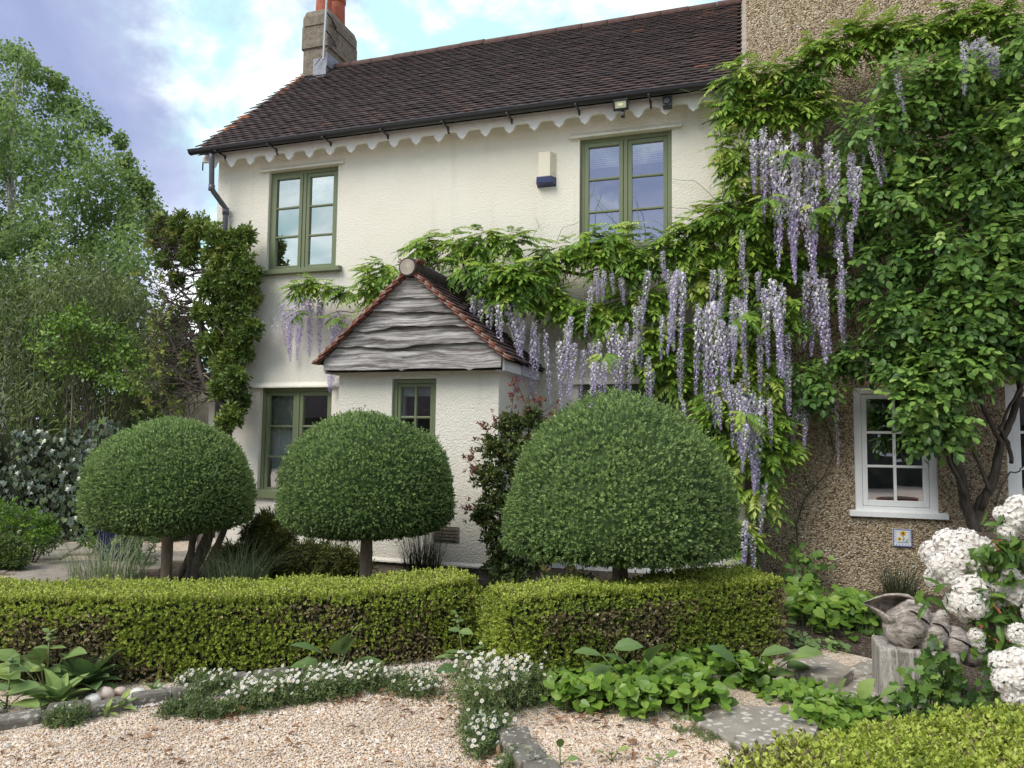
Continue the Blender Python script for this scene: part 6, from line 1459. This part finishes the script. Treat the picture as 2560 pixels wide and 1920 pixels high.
def fleabane(label, pts, nleaf, nfl, h, seed, sp=22, spy=9):
    gg = np.random.default_rng(seed); cc = np.array([onZ(x, y) for x, y in pts]); t = thing('fleabane', label, 'daisies', (*cc.mean(0)[:2], 0), 'fleabane daisy clumps along the kerb')
    s_ = cc[:, 1].mean()/FPX
    k = gg.integers(0, len(pts), nleaf); P = cc[k]+gg.normal(size=(nleaf, 3))*np.array([sp*s_, sp*s_*1.2, 0]); P[:, 2] = gg.random(nleaf)**1.2*h*.8
    foliage(t, tpD, P, fr(rvec(nleaf, gg)+UP*.6, rvec(nleaf, gg)), gg.uniform(.03, .055, nleaf), np.clip(.42+.2*gg.normal(size=nleaf)+P[:, 2], 0, 1), L_DAISY)
    V, F = [], []
    for i in range(nfl):
        p = cc[gg.integers(0, len(pts))]+gg.normal(size=3)*np.array([sp*s_*1.1, sp*s_*1.2, 0]); p[2] = h*gg.uniform(.55, 1.15)
        out = Vector((gg.normal()*.35-.05, -.55+gg.normal()*.35, .75)); r = gg.uniform(.010, .0145)
        inst('daisy', dpk if gg.random() < .03 else dme, Matrix.Translation(p) @ out.to_track_quat('Z', 'Y').to_matrix().to_4x4() @ Matrix.Rotation(gg.uniform(0, 6), 4, 'Z') @ Matrix.Scale(r, 4), t)
        o = len(V); b_ = p-np.array([gg.normal()*.03, -.02, h*.6]); V += [b_-np.array([.0012, 0, 0]), b_+np.array([.0012, 0, 0]), p+np.array([.0008, 0, -.003]), p-np.array([.0008, 0, .003])]; F.append((o, o+1, o+2, o+3))
    o = link('stalks', npmesh('stalks', V, F), STEM, t); o['kind'] = 'stuff'
fleabane('small fleabane tuft overhanging the kerb near the white cobbles', [(150,1800),(175,1815),(195,1805),(140,1815)], 500, 6, .07, 1, 12)
fleabane('loose fleabane patch among pebbles at the long hedge foot', [(470,1725),(510,1720),(540,1735),(500,1745),(560,1725)], 800, 55, .10, 2, 16)
fleabane('low green fleabane mat over the kerb beside dead leaves', [(430,1785),(490,1790),(530,1790),(470,1775),(560,1790)], 1100, 10, .06, 3, 14)
fleabane('wide drift of white fleabane along the kerb below the long hedge', [(620,1760),(660,1770),(700,1760),(740,1755),(780,1750),(820,1745),(860,1740),(650,1745),(720,1735),(790,1725),(850,1720),(900,1720),(940,1725),(600,1780)], 4200, 300, .13, 4, 20)
fleabane('sparse fleabane at the end of the kerb between the hedges', [(990,1730),(1030,1735),(1060,1740),(1000,1715),(1050,1715)], 900, 80, .09, 5, 20)
fleabane('tall fleabane mound against the end of the short hedge', [(1170,1740),(1200,1760),(1230,1760),(1260,1770),(1300,1760),(1190,1790),(1220,1800),(1340,1755),(1240,1730),(1290,1735)], 3400, 230, .24, 6, 24)
fleabane('fleabane spilling over the loose kerb stones', [(1190,1850),(1210,1870),(1230,1850),(1200,1890),(1240,1830),(1180,1830)], 1400, 75, .10, 7, 16)
fleabane('fleabane at the bottom of the loose kerb stones', [(1290,1915),(1330,1925),(1270,1925)], 300, 14, .06, 8, 14)
leafy('weed_patch', 'fine green weeds along the edge of the round stepping stone', band([(1700,1800),(1740,1830),(1790,1850),(1830,1870),(1760,1845),(1690,1830)], 3, 10), L_DAISY, tpD, (.02, .035), 14, .02, .4, cat='weeds', n_ind=0, h=(.005, .03))
